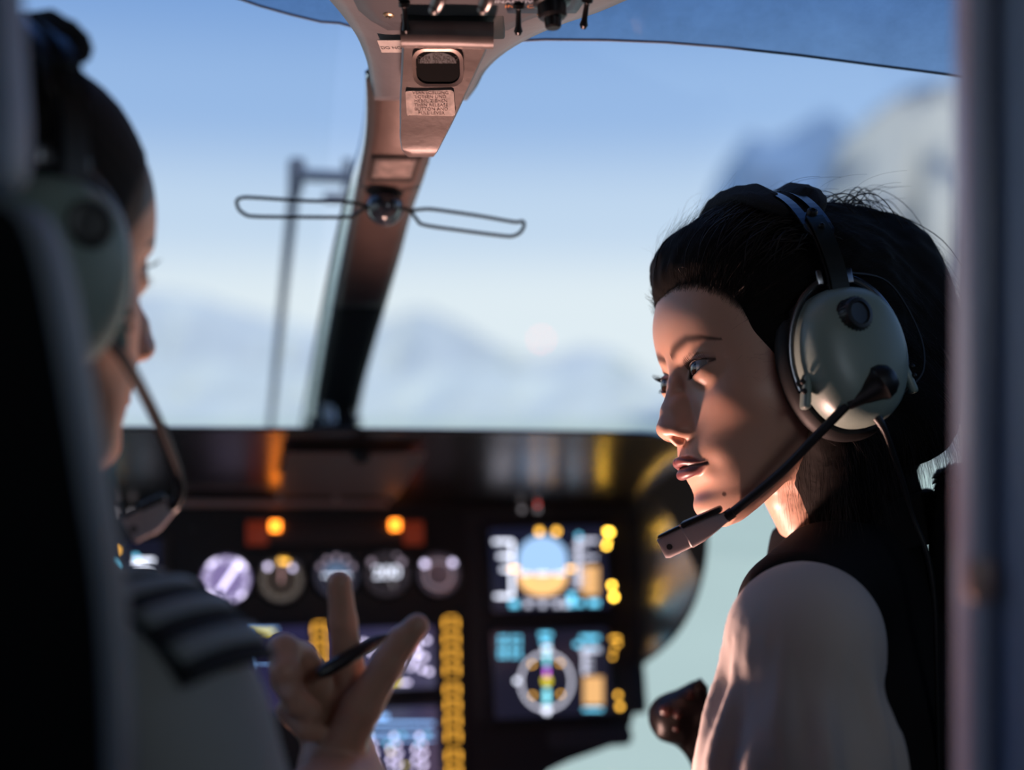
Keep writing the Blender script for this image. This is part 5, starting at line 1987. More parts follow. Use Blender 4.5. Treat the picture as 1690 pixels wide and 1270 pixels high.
def build_panel():
    dark = mat('panel_black', (0.016, 0.0145, 0.0145), 0.55, bump=0.25, bscale=250)
    l = Local(565, 957)
    root = thing('instrument_panel', 'black instrument panel below the glareshield', 'panel', l.m)
    out = [(-350, 800), (1030, 800), (1047, 830), (1050, 960), (1051, 1097), (1049, 1165), (1042, 1195), (1030, 1214), (1010, 1230), (975, 1243), (940, 1255), (905, 1272), (880, 1300), (870, 1400), (865, 1600), (-350, 1600)]
    bm = bmesh.new()
    add_prism(bm, [(l(px, py).x, l(px, py).y) for px, py in out][::-1], -0.05, -0.0005)
    bmesh.ops.recalc_face_normals(bm, faces=bm.faces)
    obj('panel_face', bm, dark, root)
    # raised sub-plates carrying the instruments
    def plate(name, x0, y0, x1, y1, col, h=0.002, r=0.006):
        a, b = l(x0, y1), l(x1, y0)
        bm = bmesh.new()
        add_prism(bm, rrect(a.x, a.y, b.x, b.y, r), -0.001, h)
        return obj(name, bm, col, root)
    grey = mat('panel_grey', (0.035, 0.035, 0.038), 0.5, bump=0.2, bscale=250)
    plate('gauge_plate', 318, 908, 772, 1006, mat('panel_brown_black', (0.020, 0.017, 0.016), 0.5), 0.0)
    plate('display_plate', 782, 838, 1044, 1190, grey, 0.0)
    plate('lower_plate', 905, 1196, 1042, 1236, mat('panel_slate', (0.05, 0.052, 0.058), 0.45), 0.0, 0.01)
    for px, py in ((795, 862), (1030, 862), (800, 1020), (1035, 1022), (318, 870), (325, 1012), (768, 1012), (555, 838), (800, 1180)):
        lathe('panel_screw', [(0.0035, 0.0), (0.0035, 0.003), (0.002, 0.0038), (0.0, 0.0038)], mat('screw_dark', (0.05, 0.05, 0.055), 0.3, 0.8), root, 12, Matrix.Translation(l(px, py)))
    # small status lamps over the right display
    for px, py, c in ((861, 837, 'dimw'), (887, 837, 'dimw')):
        lathe('status_lamp', [(0.003, 0.0), (0.003, 0.004), (0.0018, 0.0052), (0.0, 0.0055)], G(c), root, 12, Matrix.Translation(l(px, py + 4)))
    lathe('status_lamp', [(0.0016, 0.0), (0.0016, 0.004), (0.0, 0.005)], G('red'), root, 12, Matrix.Translation(l(887, 829 + 4)))

    for lab, px, py, r, st in (('brightly lit violet round gauge, leftmost in the row of five', 373, 957, 40, 'lit'), ('dim round gauge with rose needle, second from the left', 464, 957, 37, 'warm'),
                               ('round gauge with blue half dial behind the pointing finger', 555, 950, 36, 'blue'), ('round gauge with white drum numerals right of the finger', 638, 947, 37, 'digit'),
                               ('round gauge with pale dotted ring, rightmost in the row', 724, 948, 34, 'ring')):
        gauge(lab, px, py, r, st)

    # annunciator bar with two lit orange lamps
    q = Local(552, 880)
    a = thing('annunciator_bar', 'reddish brown warning light bar above the gauges', 'light bar', q.m)
    lo, hi = q(405, 906), q(700, 856)
    bm = bmesh.new()
    add_box(bm, ((lo.x + hi.x) / 2, (lo.y + hi.y) / 2, 0.006), (hi.x - lo.x, hi.y - lo.y, 0.014), None, 0.003)
    obj('housing', bm, mat('annunciator_brown', (0.05, 0.030, 0.026), 0.55), a, smooth='auto')
    for px in (424, 680):
        b = box('end_button', (0, 0, 0.014), (0.026, 0.030, 0.006), mat('button_red', (0.16, 0.02, 0.012), 0.4, emit=(0.10, 0.012, 0.004), estr=1.0), a, None, 0.002)
        b.location = q(px, 882)
    for px, py in ((454, 871), (650, 869)):
        b = box('warning_lamp', (0, 0, 0.0155), (0.0125, 0.0125, 0.004), G('lamp'), a, None, 0.001)
        b.location = q(px, py)

    # upper right display: attitude, speed and height tapes
    d, q = display('upper right flight display with blue and orange horizon', (812, 868, 996, 1010), (0.010, 0.011, 0.028), 1.0)
    W = Marks(q)
    W.line(845, 893, 845, 984, 5).rect(814, 891, 845, 896).rect(817, 981, 846, 986).rect(822, 915, 842, 920).rect(827, 937, 842, 942)
    W.done('speed_tape', G('white'), d)
    top = [(895 + 41 * math.cos(a), 922 - 38 * math.sin(a)) for a in np.linspace(0, math.pi, 24)]
    Marks(q).poly(top + [(854, 947), (936, 947)]).done('horizon_sky', G('skyb'), d)
    bot = [(895 + 41 * math.cos(a), 950 + 33 * math.sin(a)) for a in np.linspace(0, math.pi, 20)]
    Marks(q).poly([(936, 947)] + bot + [(854, 947)]).done('horizon_ground', G('orange'), d)
    m = Marks(q, 0.0016)
    for a in np.linspace(0.3, math.pi - 0.3, 12):
        m.disc(895 + 30 * math.cos(a), 950 + 22 * math.sin(a), 2.2, 8)
    m.done('bank_scale', G('amber'), d)
    Marks(q, 0.0018).rect(885, 945, 905, 948).rect(860, 945, 874, 948).rect(916, 945, 930, 948).done('pitch_bars', G('white'), d)
    Marks(q, 0.0016).rect(841, 936, 856, 941).rect(934, 936, 948, 941).done('aircraft_symbol', G('gold'), d)
    W = Marks(q)
    W.rect(952, 890, 957, 965).rect(950, 889, 986, 894)
    for k in range(7):
        W.rect(944, 900 + k * 11, 968, 902.5 + k * 11)
    W.rect(968, 918, 984, 922)
    W.done('height_tape', glow('glow_tape', (0.72, 0.74, 0.92), 1.5), d)
    Marks(q).rect(960, 934, 988, 982).done('height_block', glow('glow_block', (1.0, 0.55, 0.22), 0.95), d)
    Marks(q).disc(890, 877, 5).disc(918, 877, 5).done('status_dots', G('gold'), d)
    C_ = Marks(q)
    C_.disc(955, 884, 4).rect(842, 992, 855, 1001).rect(938, 978, 948, 1000).rect(952, 992, 962, 999).rect(972, 990, 988, 999)
    C_.done('cyan_readouts', G('cyan'), d)
    W = Marks(q)
    W.rect(862, 989, 940, 991)
    for x in (872, 896, 920, 934):
        W.rect(x - 5, 994, x + 4, 1001)
    W.done('heading_strip', glow('glow_tape', (0.72, 0.74, 0.92), 1.5), d)
    # luminous legends on the bezel keys
    Y_ = Marks(q, 0.0095)
    Y_.disc(1003, 880, 4).disc(999, 878, 3).disc(998, 902, 3).disc(1000, 896, 2).disc(1007, 967, 3.5).disc(1010, 986, 4)
    Y_.done('key_legends', G('yellow'), d)

    # lower right display: compass rose
    d, q = display('lower right navigation display with white compass rose', (816, 1036, 1000, 1186), (0.011, 0.011, 0.024), 1.0)
    m = Marks(q)
    for k in range(44):
        a = 2 * math.pi * k / 44
        m.disc(901 + 42 * math.cos(a), 1124 + 46 * math.sin(a), 2.6, 8)
    m.done('compass_rose', glow('glow_rose_white', (0.70, 0.70, 0.84), 2.0), d)
    m = Marks(q)
    for x in (826, 834, 846, 856):
        for y in (1052, 1062, 1074, 1082):
            m.disc(x, y, 3.2, 8)
    m.rect(890, 1044, 910, 1050).rect(893, 1056, 907, 1062).rect(948, 1060, 958, 1066).rect(958, 1049, 988, 1055).rect(962, 1066, 985, 1068)
    m.done('cyan_readouts', G('cyan'), d)
    Marks(q).rect(899, 1066, 905, 1098).rect(898, 1136, 906, 1162).done('course_line', glow('glow_teal', (0.25, 0.72, 0.85), 2.2), d)
    Marks(q, 0.0016).rect(899, 1102, 905, 1116).done('course_bar', G('magenta'), d)
    Marks(q, 0.0016).disc(902, 1123, 7).done('aircraft_symbol', glow('glow_lemon', (0.85, 0.70, 0.02), 1.7), d)
    Marks(q, 0.0016).disc(902, 1172, 6).disc(853, 1123, 4).rect(896, 1066, 908, 1072).done('rose_marks', G('white'), d)
    m = Marks(q, 0.0016)
    for dx, dy in ((-24, -27), (22, -29), (-23, 24), (23, 22)):
        m.disc(902 + dx, 1123 + dy, 2.6)
    m.done('bug_marks', G('gold'), d)
    W = Marks(q)
    W.rect(958, 1069, 990, 1075).rect(962, 1075, 967, 1113)
    for k in range(4):
        W.rect(964, 1082 + k * 8, 978, 1084 + k * 8)
    W.done('height_tape', glow('glow_tape', (0.72, 0.74, 0.92), 1.5), d)
    Marks(q).rect(963, 1116, 995, 1163).done('height_block', glow('glow_block', (1.0, 0.55, 0.22), 0.95), d)
    Marks(q).rect(962, 1168, 994, 1172).done('blue_underline', G('cyan'), d)
    Y_ = Marks(q, 0.0095)
    Y_.rect(1005, 1052, 1019, 1055).disc(1017, 1062, 2.5).disc(1010, 1072, 2.5).disc(1008, 1084, 2.5).disc(1017, 1147, 3.5).disc(1020, 1166, 4)
    Y_.done('key_legends', G('gold'), d)

    # centre displays behind the hand
    d, q = display('upper centre engine display behind the raised hand', (536, 1032, 716, 1142), (0.030, 0.026, 0.075), 1.0)
    W = Marks(q)
    for x, y in ((590, 1066), (600, 1060), (612, 1075), (690, 1062), (704, 1056), (700, 1084), (690, 1078), (696, 1104), (708, 1108), (660, 1090)):
        W.disc(x, y, 4)
    m_ = [(672 + 14 * math.cos(a), 1082 + 22 * math.sin(a)) for a in np.linspace(-1.2, 1.3, 12)]
    for p1, p2 in zip(m_, m_[1:]):
        W.line(p1[0], p1[1], p2[0], p2[1], 4)
    W.rect(640, 1124, 676, 1128)
    W.done('engine_readouts', G('pale'), d)
    Marks(q, 0.0016).rect(643, 1122, 660, 1128).done('yellow_readout', glow('glow_lemon', (0.85, 0.70, 0.02), 1.7), d)
    Marks(q, 0.0016).line(676, 1058, 683, 1066, 4).done('red_mark', G('red'), d)
    d, q = display('lower centre system display behind the raised hand', (536, 1164, 722, 1290), (0.026, 0.026, 0.075), 1.0)
    Marks(q).rect(540, 1191, 716, 1195).rect(540, 1208, 716, 1211).rect(540, 1219, 716, 1221).rect(618, 1178, 640, 1186).done('blue_lines', glow('glow_line_blue', (0.22, 0.42, 0.80), 2.2), d)
    W = Marks(q)
    for x in (610, 650, 692):
        for k in range(5):
            W.disc(x + (-7 if k % 2 else 6), 1228 + k * 9, 3.2).disc(x + (9 if k % 2 else -6), 1233 + k * 9, 2.6)
        W.disc(x, 1214, 3.5)
    W.done('system_readouts', G('pale'), d)
    W = Marks(q)
    for x in (652, 664, 610, 705):
        W.disc(x, 1212, 3).disc(x - 14, 1226, 3)
    W.done('cyan_readouts', G('cyan'), d)
    Marks(q, .0016).disc(645, 1240, 3).disc(668, 1262, 3).disc(604, 1262, 3).done('yellow_readout', glow('glow_lemon', (0.85, 0.70, 0.02), 1.7), d)
    d, q = display('left centre display with a yellow caption behind the sleeve', (392, 1032, 512, 1180), (0.022, 0.020, 0.062), 1.0)
    Marks(q).rect(414, 1040, 452, 1046).done('yellow_readout', glow('glow_lemon', (0.85, 0.70, 0.02), 1.7), d)
    Marks(q).line(410, 1040, 416, 1100, 2.5).rect(410, 1037, 458, 1040).rect(412, 1090, 500, 1092).done('cyan_readouts', glow('glow_line_blue', (0.22, 0.42, 0.80), 2.2), d)
    # columns of yellow key legends
    for lab, x, ys in (('right column of glowing yellow key legends', 742, (1030, 1280)), ('left column of glowing yellow key legends, behind the fingers', 527, (1040, 1190))):
        q = Local(x, (ys[0] + ys[1]) / 2)
        kp = thing('key_column', lab, 'keypad', q.m, 'lit key columns')
        lo, hi = q(x - 15, ys[1] + 8), q(x + 15, ys[0] - 8)
        bm = bmesh.new()
        add_box(bm, ((lo.x + hi.x) / 2, (lo.y + hi.y) / 2, 0.003), (hi.x - lo.x, hi.y - lo.y, 0.008), None, 0.002)
        obj('key_strip', bm, mat('bezel_grey', (0, 0, 0)), kp, smooth='auto')
        y = ys[0]
        k = 0
        while y < ys[1]:
            kx = x + (y - 1030) * 0.02
            b = box('key', (0, 0, 0.009), (0.021, 0.0165, 0.005), mat('key_black', (0.012, 0.011, 0.011), 0.4), kp, None, 0.0015)
            b.location = q(kx, y)
            m = Marks(q, 0.0122)
            m.rect(kx - 12, y - 8, kx - 8, y + 8).rect(kx + 8, y - 8, kx + 12, y + 8).rect(kx - 8, y - 12, kx + 8, y - 10)
            o = m.done('key_legend', glow('glow_key', (1.0, 0.47, 0.055), 2.3), kp)
            y += 25.5 if k % 4 != 3 else 32
            k += 1
    # left pilot's display, mostly hidden by the seat and the shoulder
    d, q = display("left pilot's display peeking out beside the seat", (70, 890, 268, 1010), (0.008, 0.009, 0.02), 1.0)
    Marks(q).rect(218, 922, 254, 928).rect(216, 930, 240, 936).rect(224, 940, 250, 944).done('white_readouts', G('white'), d)
    Marks(q).disc(178, 940, 18).disc(224, 920, 5).done('cyan_readouts', G('cyan'), d)
    Marks(q).disc(192, 908, 4).done('yellow_readout', G('gold'), d)
    for px in (190, 217):
        lathe('status_lamp', [(0.003, 0.0), (0.003, 0.004), (0.0018, 0.0052), (0.0, 0.0055)], G('dimw'), root, 12, Matrix.Translation(l(px, 846)))
    return root


def build_glareshield():
    gloss = mat('hood_gloss', (0.40, 0.375, 0.365), 0.27, metal=0.9, spec=1.0)
    root = thing('glareshield', 'glossy black hood over the instrument panel reflecting its lights', 'glareshield', Matrix.Translation(at_fwd(565, 710, 1.5)))
    inv = root.matrix_world.inverted()
    near = [(-330, 704), (0, 705), (300, 707), (600, 709), (900, 712), (1040, 715), (1085, 719), (1118, 732), (1142, 758), (1157, 800), (1164, 850), (1165, 900), (1158, 950), (1142, 1000), (1115, 1045), (1085, 1075), (1056, 1096)]
    far = [(-330, 832), (0, 832), (300, 832), (600, 832), (900, 832), (1005, 832), (1022, 832), (1032, 833), (1039, 837), (1044, 845), (1047, 870), (1048, 905), (1049, 950), (1050, 1000), (1050, 1045), (1050, 1075), (1050, 1097)]
    nd = [1.52] * 10 + [1.53, 1.545, 1.565, 1.59, 1.62, 1.655, 1.69]
    A = spline([at_fwd(px, py, d) for (px, py), d in zip(near, nd)], 5)
    B = spline([PP(px, py) for px, py in far], 5)
    rows = []
    for j in range(11):
        t = j / 10
        rows.append([inv @ (a.lerp(b, t) + Vector((0, 0, 0.012)) * math.sin(math.pi * t)) for a, b in zip(A, B)])
    bm = bmesh.new()
    add_loft(bm, rows)
    bmesh.ops.recalc_face_normals(bm, faces=bm.faces)
    obj('hood_underside', bm, gloss, root, smooth=True)
    # outer skin, running forward to the foot of the windscreen
    rows = []
    for j in range(6):
        t = j / 5
        row = []
        for a, b in zip(A, B):
            c = a + A_FWD * (0.62 * t)
            c.z = a.z - 0.075 * t + 0.004 * math.sin(math.pi * min(t * 3, 1))
            row.append(inv @ (c if a.z > 1.06 else a.lerp(b + (b - a) * 0.02 + Vector((0.003, 0.0, 0.004)), t)))
        rows.append(row)
    bm = bmesh.new()
    add_loft(bm, rows)
    obj('hood_top', bm, mat('hood_matt', (0.02, 0.02, 0.021), 0.75), root, smooth=True)
    tube('edge_bead', [inv @ a for a in A], 0.0024, mat('bead_brown', (0.035, 0.026, 0.022), 0.5), root, 10)
    # hinged plate with a latch, screws and a bright strip along the lower edge
    pl = [at_fwd(473, 748, 1.575), at_fwd(702, 748, 1.575), at_fwd(656, 818, 1.70), at_fwd(459, 817, 1.70)]
    bm = bmesh.new()
    f = bm.faces.new([bm.verts.new(inv @ p) for p in pl])
    o = obj('hinged_plate', bm, mat('plate_brown', (0.30, 0.21, 0.185), 0.5), root)
    solidify(o, 0.003, 0.0)
    p = at_fwd(597, 752, 1.57)
    lathe('latch_knob', [(0.004, -0.006), (0.009, -0.004), (0.0105, 0.002), (0.009, 0.008), (0.004, 0.011), (0, 0.0115)], mat('chrome', (0, 0, 0)), root, 20, Matrix.Translation(inv @ p) @ Matrix.Rotation(rad(75), 4, 'X'))
    for px in (461, 555, 646):
        bm = bmesh.new()
        bmesh.ops.create_uvsphere(bm, u_segments=12, v_segments=8, radius=0.0042)
        bmesh.ops.translate(bm, vec=inv @ at_fwd(px, 820, 1.70), verts=bm.verts)
        obj('plate_screw', bm, mat('screw_rose', (0.5, 0.40, 0.36), 0.3, 0.8), root, smooth=True)
    a, b = at_fwd(296, 830, 1.735), at_fwd(640, 831, 1.735)
    tube('edge_strip', [inv @ a, inv @ a.lerp(b, .5), inv @ b], 0.0042, mat('strip_rose', (0.62, 0.42, 0.38), 0.5), root, 10)


def build_cyclic():
    c = at(1118, 1180, 1.27)
    root = thing('cyclic_stick', 'black control stick grip with buttons beside her sleeve', 'control stick', Matrix.Translation(c))
    def k(px, py, d=0):
        return np.array(at(px, py, 1.27 + d * 0.001) - c) * 1000

    def f(P):
        d = ell(P, k(1104, 1182), (19, 21, 21))
        d = sm(d, cone(P, k(1120, 1162), k(1150, 1142), 13, 11), 6)
        d = sm(d, cone(P, k(1130, 1180), k(1165, 1180), 16, 16), 8)
        d = sm(d, cone(P, k(1112, 1195), k(1150, 1222), 16, 14), 9)
        d = sm(d, cone(P, k(1148, 1215), k(1170, 1275), 14, 13), 9)
        d = sm(d, cone(P, k(1096, 1206, -8), k(1124, 1212, -10), 8, 8), 4)
        return d - 0.5 * vnoise(P, 0.25, 3)
    V, Fq = surface_nets(f, axis([(-40, 60, 1.6)]), axis([(-40, 40, 1.6)]), axis([(-80, 50, 1.6)]))
    obj('grip', np_mesh('grip', V, Fq, 0.001), mat('grip_black', (0.010, 0.007, 0.007), 0.4, bump=0.1, bscale=400), root)
    tube('stick', [Vector(k(1168, 1268) * 0.001), Vector(k(1185, 1420) * 0.001), Vector(k(1190, 2000) * 0.001), Vector(k(1150, 2370) * 0.001)], 0.011, mat('stick_grey', (0.05, 0.05, 0.055), 0.4, 0.6), root, 16)
    for px, py, d, r in ((1100, 1172, -20, 0.0042), (1118, 1178, -19, 0.0036), (1138, 1148, -10, 0.0045), (1116, 1200, -18, 0.0032)):
        bm = bmesh.new()
        add_lathe(bm, [(r * 1.3, -0.004), (r * 1.3, 0.0), (r, 0.001), (r, 0.004), (r * .6, 0.0052), (0, 0.0054)], 16, Matrix.Translation(Vector(k(px, py, d) * 0.001)) @ Matrix.Rotation(rad(90), 4, 'X'))
        obj('grip_button', bm, mat('grip_red', (0.05, 0.015, 0.013), 0.3), root, smooth='auto')
    tube('guard_lever', [Vector(k(1142, 1132, -4) * .001), Vector(k(1156, 1124, -5) * .001), Vector(k(1163, 1134, -5) * .001), Vector(k(1160, 1165, -6) * .001)], 0.0035, MATS['grip_black'], root, 10)

# ------------------------------------------------------------------ overhead console and lever housing
def build_overhead():
    shell_m = mat('console_mauve', (0.16, 0.145, 0.155), 0.42, metal=0.1, bump=0.12, bscale=150, vary=0.08, vscale=30)
    black = mat('console_black', (0.008, 0.008, 0.009), 0.5)
    root = thing('overhead_console', 'brown grey overhead console with switches at the top of the windscreen', 'console', Matrix.Translation(at(760, 0, 1.0)))
    inv = root.matrix_world.inverted()
    rows_px = [(-150, 380, 1420, 0.86), (-80, 470, 1210, 0.91), (-30, 520, 1100, 0.955), (0, 545, 1032, 0.985), (20, 562, 985, 1.005), (40, 577, 925, 1.025), (60, 590, 878, 1.045), (80, 599, 842, 1.062),
               (100, 606, 816, 1.08), (120, 610, 798, 1.098), (140, 613, 788, 1.115), (165, 614, 770, 1.135)]
    ys = [r[0] for r in rows_px]
    fl, fr, fd = (curve1(ys, [r[i] for r in rows_px]) for i in (1, 2, 3))

    def face(px, py, lift=0.0):
        a, b = float(fl(py)), float(fr(py))
        s = (px - a) / (b - a) * 2 - 1
        return at(px, py, float(fd(py)) + 0.03 * s * s * s * s - lift)
    rows = []
    for i in range(40):
        y = -150 + 315 * i / 39
        a, b = float(fl(y)), float(fr(y))
        row = [inv @ face(a + (b - a) * j / 20, y) for j in range(21)]
        rows.append(row)
    bm = bmesh.new()
    add_loft(bm, rows)
    bmesh.ops.recalc_face_normals(bm, faces=bm.faces)
    o = obj('console_shell', bm, shell_m, root, smooth=True)
    solidify(o, 0.001, 0.0)
    # darker inset band under the switch row
    band = [[inv @ face(a + (b - a) * j / 12, y, 0.0075) for j in range(13)] for y, a, b in ((-40, 560, 1010), (-10, 580, 975), (15, 592, 920), (32, 612, 868), (48, 640, 838))]
    bm = bmesh.new()
    add_loft(bm, band)
    o = obj('inset_plate', bm, mat('console_slate', (0.075, 0.07, 0.08), 0.5), root, smooth=True)
    solidify(o, 0.002, 0.0)
    plate = [[inv @ face(a + (b - a) * j / 8, y, 0.010) for j in range(9)] for y, a, b in ((-45, 836, 990), (-10, 836, 972), (14, 836, 955), (20, 838, 950))]
    bm = bmesh.new()
    add_loft(bm, plate)
    o = obj('switch_plate', bm, mat('switch_plate_navy', (0.016, 0.022, 0.04), 0.45), root, smooth=True)
    solidify(o, 0.002, 0.0)

    def fframe(px, py, lift):
        p = face(px, py, lift)
        x = (face(px + 12, py, lift) - p).normalized()
        y = (face(px, py - 12, lift) - p)
        y = (y - x * x.dot(y)).normalized()
        return inv @ frame(p, x, y, x.cross(y))

    def put(o, M):
        o.matrix_local = M
        return o
    white = mat('print_white', (0.55, 0.60, 0.68), 0.6)
    amber = mat('print_amber', (0.62, 0.22, 0.04), 0.6)
    put(text_mesh('print', 'INACTIVE', 0.0072, white, root, (0, 0, 0)), fframe(852, 3, 0.0125))
    put(text_mesh('print', 'IN    O', 0.0075, amber, root, (0, 0, 0)), fframe(858, 11, 0.0125))
    for px, py in ((642, 24), (895, 22)):
        bm = bmesh.new()
        add_lathe(bm, [(0.0042, -0.001), (0.0042, 0.0008), (0.0030, 0.0016), (0.0, 0.0018)], 20)
        s = put(obj('screw', bm, mat('screw_gold', (0.45, 0.34, 0.22), 0.35, 0.8), root, smooth='auto'), fframe(px, py, 0.009))
        bm = bmesh.new()
        add_box(bm, (0, 0, 0.0019), (0.0050, 0.0009, 0.0004))
        add_box(bm, (0, 0, 0.0019), (0.0009, 0.0050, 0.0004))
        obj('screw_cross', bm, black, s)
    # black lever box with two bent levers
    bx = [face(662, 44, 0.02), face(833, 44, 0.02)]
    c = (bx[0] + bx[1]) / 2
    w = (bx[1] - bx[0]).length
    bm = bmesh.new()
    add_box(bm, (0, 0.02, 0.055), (w, 0.04, 0.110), Matrix.Rotation(rad(-12), 3, 'X'), 0.002)
    o = obj('lever_box', bm, black, root, smooth='auto')
    o.location = inv @ c
    steel = mat('lever_steel', (0.20, 0.18, 0.18), 0.3, 0.9)
    for px, sx in ((722, 1), (802, 1)):
        d = 0.93
        pts = spline([at(px - 16, -70, d + .01), at(px + 6, -35, d - .012), at(px + 6, -10, d - .012), at(px - 4, 12, d - .002)], 8)
        bm = bmesh.new()
        add_tube(bm, [inv @ p for p in pts], [0.0046] * (len(pts)), 12, flat=0.45, up=(0, -1, 0))
        lv = obj('lever', bm, steel, root, smooth='auto')
        bm = bmesh.new()
        bmesh.ops.create_uvsphere(bm, u_segments=16, v_segments=10, radius=0.0040)
        bmesh.ops.translate(bm, vec=inv @ at(px - 5, 15, d), verts=bm.verts)
        obj('lever_tip', bm, steel, lv, smooth=True)
    # toggle switches and a stepped knob
    for px, py, L in ((856, 6, 20), (667, 3, 8), (970, -4, 8)):
        M = fframe(px, py, 0.012)
        bm = bmesh.new()
        add_lathe(bm, [(0.0042, 0), (0.0042, 0.003), (0.0025, 0.004), (0.0018, 0.006), (0.0022, 0.016), (0.0032, 0.020), (0.0020, 0.0225), (0, 0.0228)], 16, Matrix.Rotation(rad(38), 4, 'X'))
        put(obj('toggle_switch', bm, mat('toggle_dark', (0.03, 0.028, 0.03), 0.3, 0.7), root, smooth='auto'), M)
    bm = bmesh.new()
    add_lathe(bm, [(0.0135, 0), (0.0135, 0.003), (0.0105, 0.004), (0.0105, 0.012), (0.0090, 0.0135), (0.0062, 0.0138), (0.0058, 0.020), (0.0046, 0.0212), (0, 0.0212)], 28)
    put(obj('rotary_knob', bm, mat('knob_black', (0.010, 0.010, 0.012), 0.3), root, smooth='auto'), fframe(910, 0, 0.012))

    # "do not" placard left of the housing
    M = fframe(646, 76, 0.008)
    bm = bmesh.new()
    add_prism(bm, [(-0.0115, -0.008), (0.012, -0.008), (0.014, 0.0085), (-0.0085, 0.0085)], 0, 0.0006)
    pl = put(obj('placard', bm, mat('placard_pink', (0.52, 0.45, 0.42), 0.6, vary=0.1, vscale=120), root), M)
    text_mesh('print', 'DO NOT', 0.0052, mat('print_dark', (0.05, 0.035, 0.032), 0.7), pl, (0.001, -0.0015, 0.0008))

    # ---- lever housing hanging from the console
    hm = mat('housing_brown', (0.14, 0.105, 0.098), 0.42, metal=0.2, bump=0.10, bscale=160, vary=0.10, vscale=40)
    hr = thing('lever_housing', 'tapered brown metal lever housing with a square opening and worn placard', 'housing', Matrix.Translation(at(720, 160, 1.04)))
    hin = hr.matrix_world.inverted()
    rows_h = [(62, 664, 812, 1.000), (90, 663, 800, 1.010), (120, 662, 786, 1.020), (160, 660, 767, 1.034), (200, 660, 748, 1.048), (235, 661, 730, 1.060), (250, 665, 722, 1.066), (258, 673, 716, 1.072)]
    yh = [r[0] for r in rows_h]
    gl, gr, gd = (curve1(yh, [r[i] for r in rows_h]) for i in (1, 2, 3))

    def hface(px, py, lift=0.0):
        return at(px, py, float(gd(py)) - lift)
    sec = [(-1.0, 0.042), (-1.0, 0.006), (-0.985, 0.0025), (-0.95, 0.0006), (-0.5, 0.0), (0.0, 0.0), (0.5, 0.0), (0.95, 0.0006), (0.985, 0.0025), (1.0, 0.006), (1.0, 0.042)]
    rows = []
    for i in range(31):
        y = 62 + 196 * i / 30
        a, b, d = float(gl(y)), float(gr(y)), float(gd(y))
        rows.append([hin @ at((a + b) / 2 + (b - a) / 2 * u, y, d + q) for u, q in sec])
    y, a, b, d = 262, 676, 714, 1.11
    rows.append([hin @ at((a + b) / 2 + (b - a) / 2 * u, 259, 1.112) for u, q in sec])
    bm = bmesh.new()
    add_loft(bm, rows)
    bmesh.ops.recalc_face_normals(bm, faces=bm.faces)
    obj('housing_shell', bm, hm, hr, smooth='auto')
    tube('hinge_roll', [hin @ at(664, 56, 0.998), hin @ at(740, 57, 0.996), hin @ at(814, 59, 0.998)], 0.0098, hm, hr, 24)

    def hframe(px, py, lift):
        p = hface(px, py, lift)
        x = (hface(px + 10, py, lift) - p).normalized()
        y = hface(px, py - 10, lift) - p
        y = (y - x * x.dot(y)).normalized()
        return hin @ frame(p, x, y, x.cross(y))
    # square opening: bright chamfered rim, dark recess, handle inside
    M = hframe(723, 111, 0.0005)
    s = 1.018 / FPX
    rim_o = rrect(-42 * s, -34 * s, 42 * s, 35 * s, 0.0095, 6)
    rim_i = rrect(-36 * s, -29 * s, 36 * s, 30 * s, 0.0085, 6)
    bm = bmesh.new()
    add_loft(bm, [[Vector((p[0], p[1], z)) for p in o] for o, z in ((rim_o, -0.001), (rim_o, 0.0016), (rim_i, 0.0012), (rim_i, -0.004))], close_u=True)
    bmesh.ops.recalc_face_normals(bm, faces=bm.faces)
    rim = put(obj('opening_rim', bm, mat('rim_bright', (0.42, 0.33, 0.30), 0.28, 0.9), hr, smooth='auto'), M)
    bm = bmesh.new()
    add_prism(bm, rim_i, -0.001, 0.0004)
    rec = put(obj('opening_recess', bm, mat('recess_black', (0.003, 0.003, 0.0035), 0.7, spec=0.1), hr), M)
    # label reflected in the top of the opening, built as a flat printed plate
    bm = bmesh.new()
    add_prism(bm, [(30 * s * math.cos(a), 8 * s + 20 * s * math.sin(a)) for a in np.linspace(0.0, math.pi, 14)], 0.0004, 0.0008)
    rp = put(obj('mirrored_label', bm, mat('mirrored_label_grey', (0.13, 0.13, 0.135), 0.5), hr), M)
    pd = mat('print_dark', (0.05, 0.035, 0.032), 0.7)
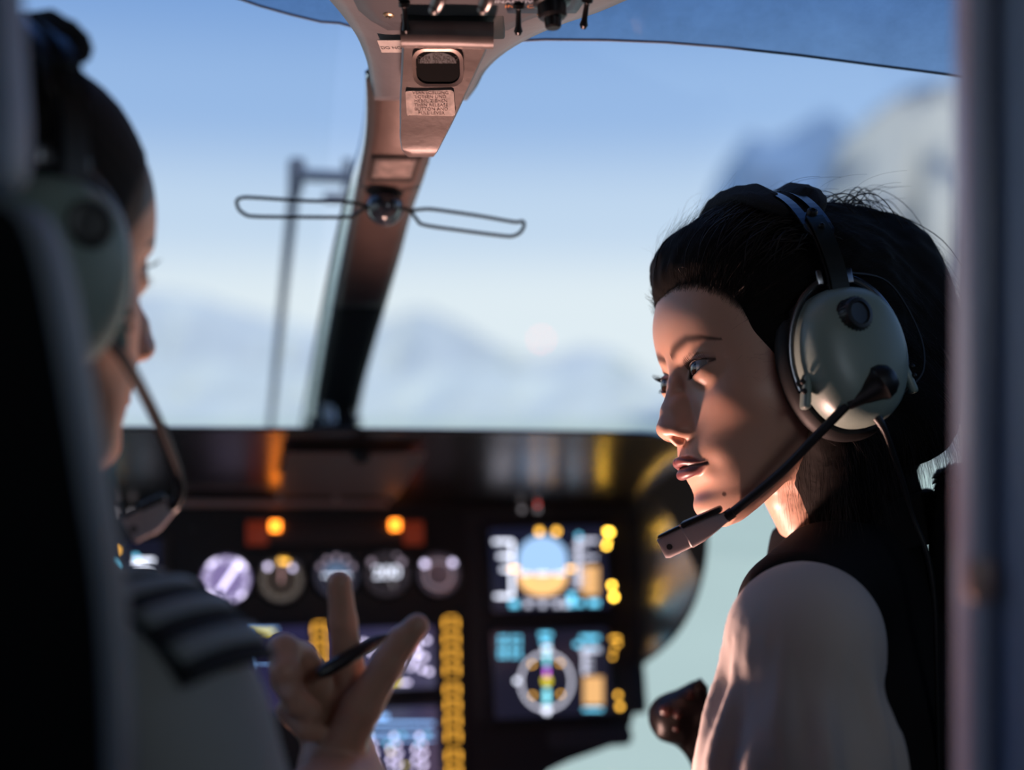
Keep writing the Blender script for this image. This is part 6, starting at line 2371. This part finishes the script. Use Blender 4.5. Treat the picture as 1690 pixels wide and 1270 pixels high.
    for k, tx in enumerate(('ION', 'OVER 50% ROTO', 'LOW -35°C OAT')):
        text_mesh('print', tx, 0.0040, pd, rp, (0, (24 - 6.5 * k) * s, 0.0010))
    # worn bilingual placard
    M = hframe(710, 169, 0.0008)
    bm = bmesh.new()
    x0, x1, y0, y1 = -41 * s, 41 * s, -24 * s, 23 * s
    ol = rrect(x0, y0, x1, y1, 0.0015, 3)
    rg = random.Random(3)
    ol = [(p[0] + rg.uniform(-.0008, .0008), p[1] + rg.uniform(-.0008, .0008)) for p in ol]
    add_prism(bm, ol, -0.0004, 0.0006)
    pl = put(obj('placard', bm, mat('placard_worn', (0.50, 0.40, 0.36), 0.6, vary=0.35, vscale=160), hr), M)
    text_mesh('print', 'VERRIEGELUNG\nLOESEN UND\nHEBEL ZIEHEN\nTHEN RELEASE\nBUTTON AND\nPULL LEVER', 0.0037, mat('print_brown', (0.16, 0.10, 0.09), 0.7), pl, (0.0006, -0.0002, 0.0008), sx=1.06)
    return root

# ------------------------------------------------------------------ assemble the place
build_outside()
build_cabin()
build_centre_post()
build_wiper()
build_seats()
build_pillar()
build_panel()
build_glareshield()
build_cyclic()
build_overhead()

# ------------------------------------------------------------------ the crew
woman, H_W = person_woman()
headset('green domed headset worn by the woman, boom microphone at her chin', H_W, -1,
        [(1452, 632, 0.976), (1398, 668, 0.975), (1345, 722, 0.982), (1290, 778, 0.992), (1240, 820, 1.0), (1203, 850, 1.006)],
        [(1200, 852, 1.006), (1092, 905, 1.018)],
        [(1443, 682, 0.985), (1462, 715, 0.985), (1488, 790, 0.995), (1505, 850, 1.0), (1530, 915, 1.0), (1542, 990, 1.0), (1546, 1100, 1.0), (1550, 1300, 1.0)], 0.976)
man, H_M = person_man()
headset('green domed headset worn by the man, bent boom microphone below his chin', H_M, 1,
        [(128, 505, 0.715), (168, 548, 0.725), (205, 592, 0.745), (240, 655, 0.775), (268, 715, 0.80), (292, 780, 0.825), (296, 815, 0.832), (286, 838, 0.836)],
        [(284, 836, 0.836), (212, 876, 0.83)], None, 0.71)
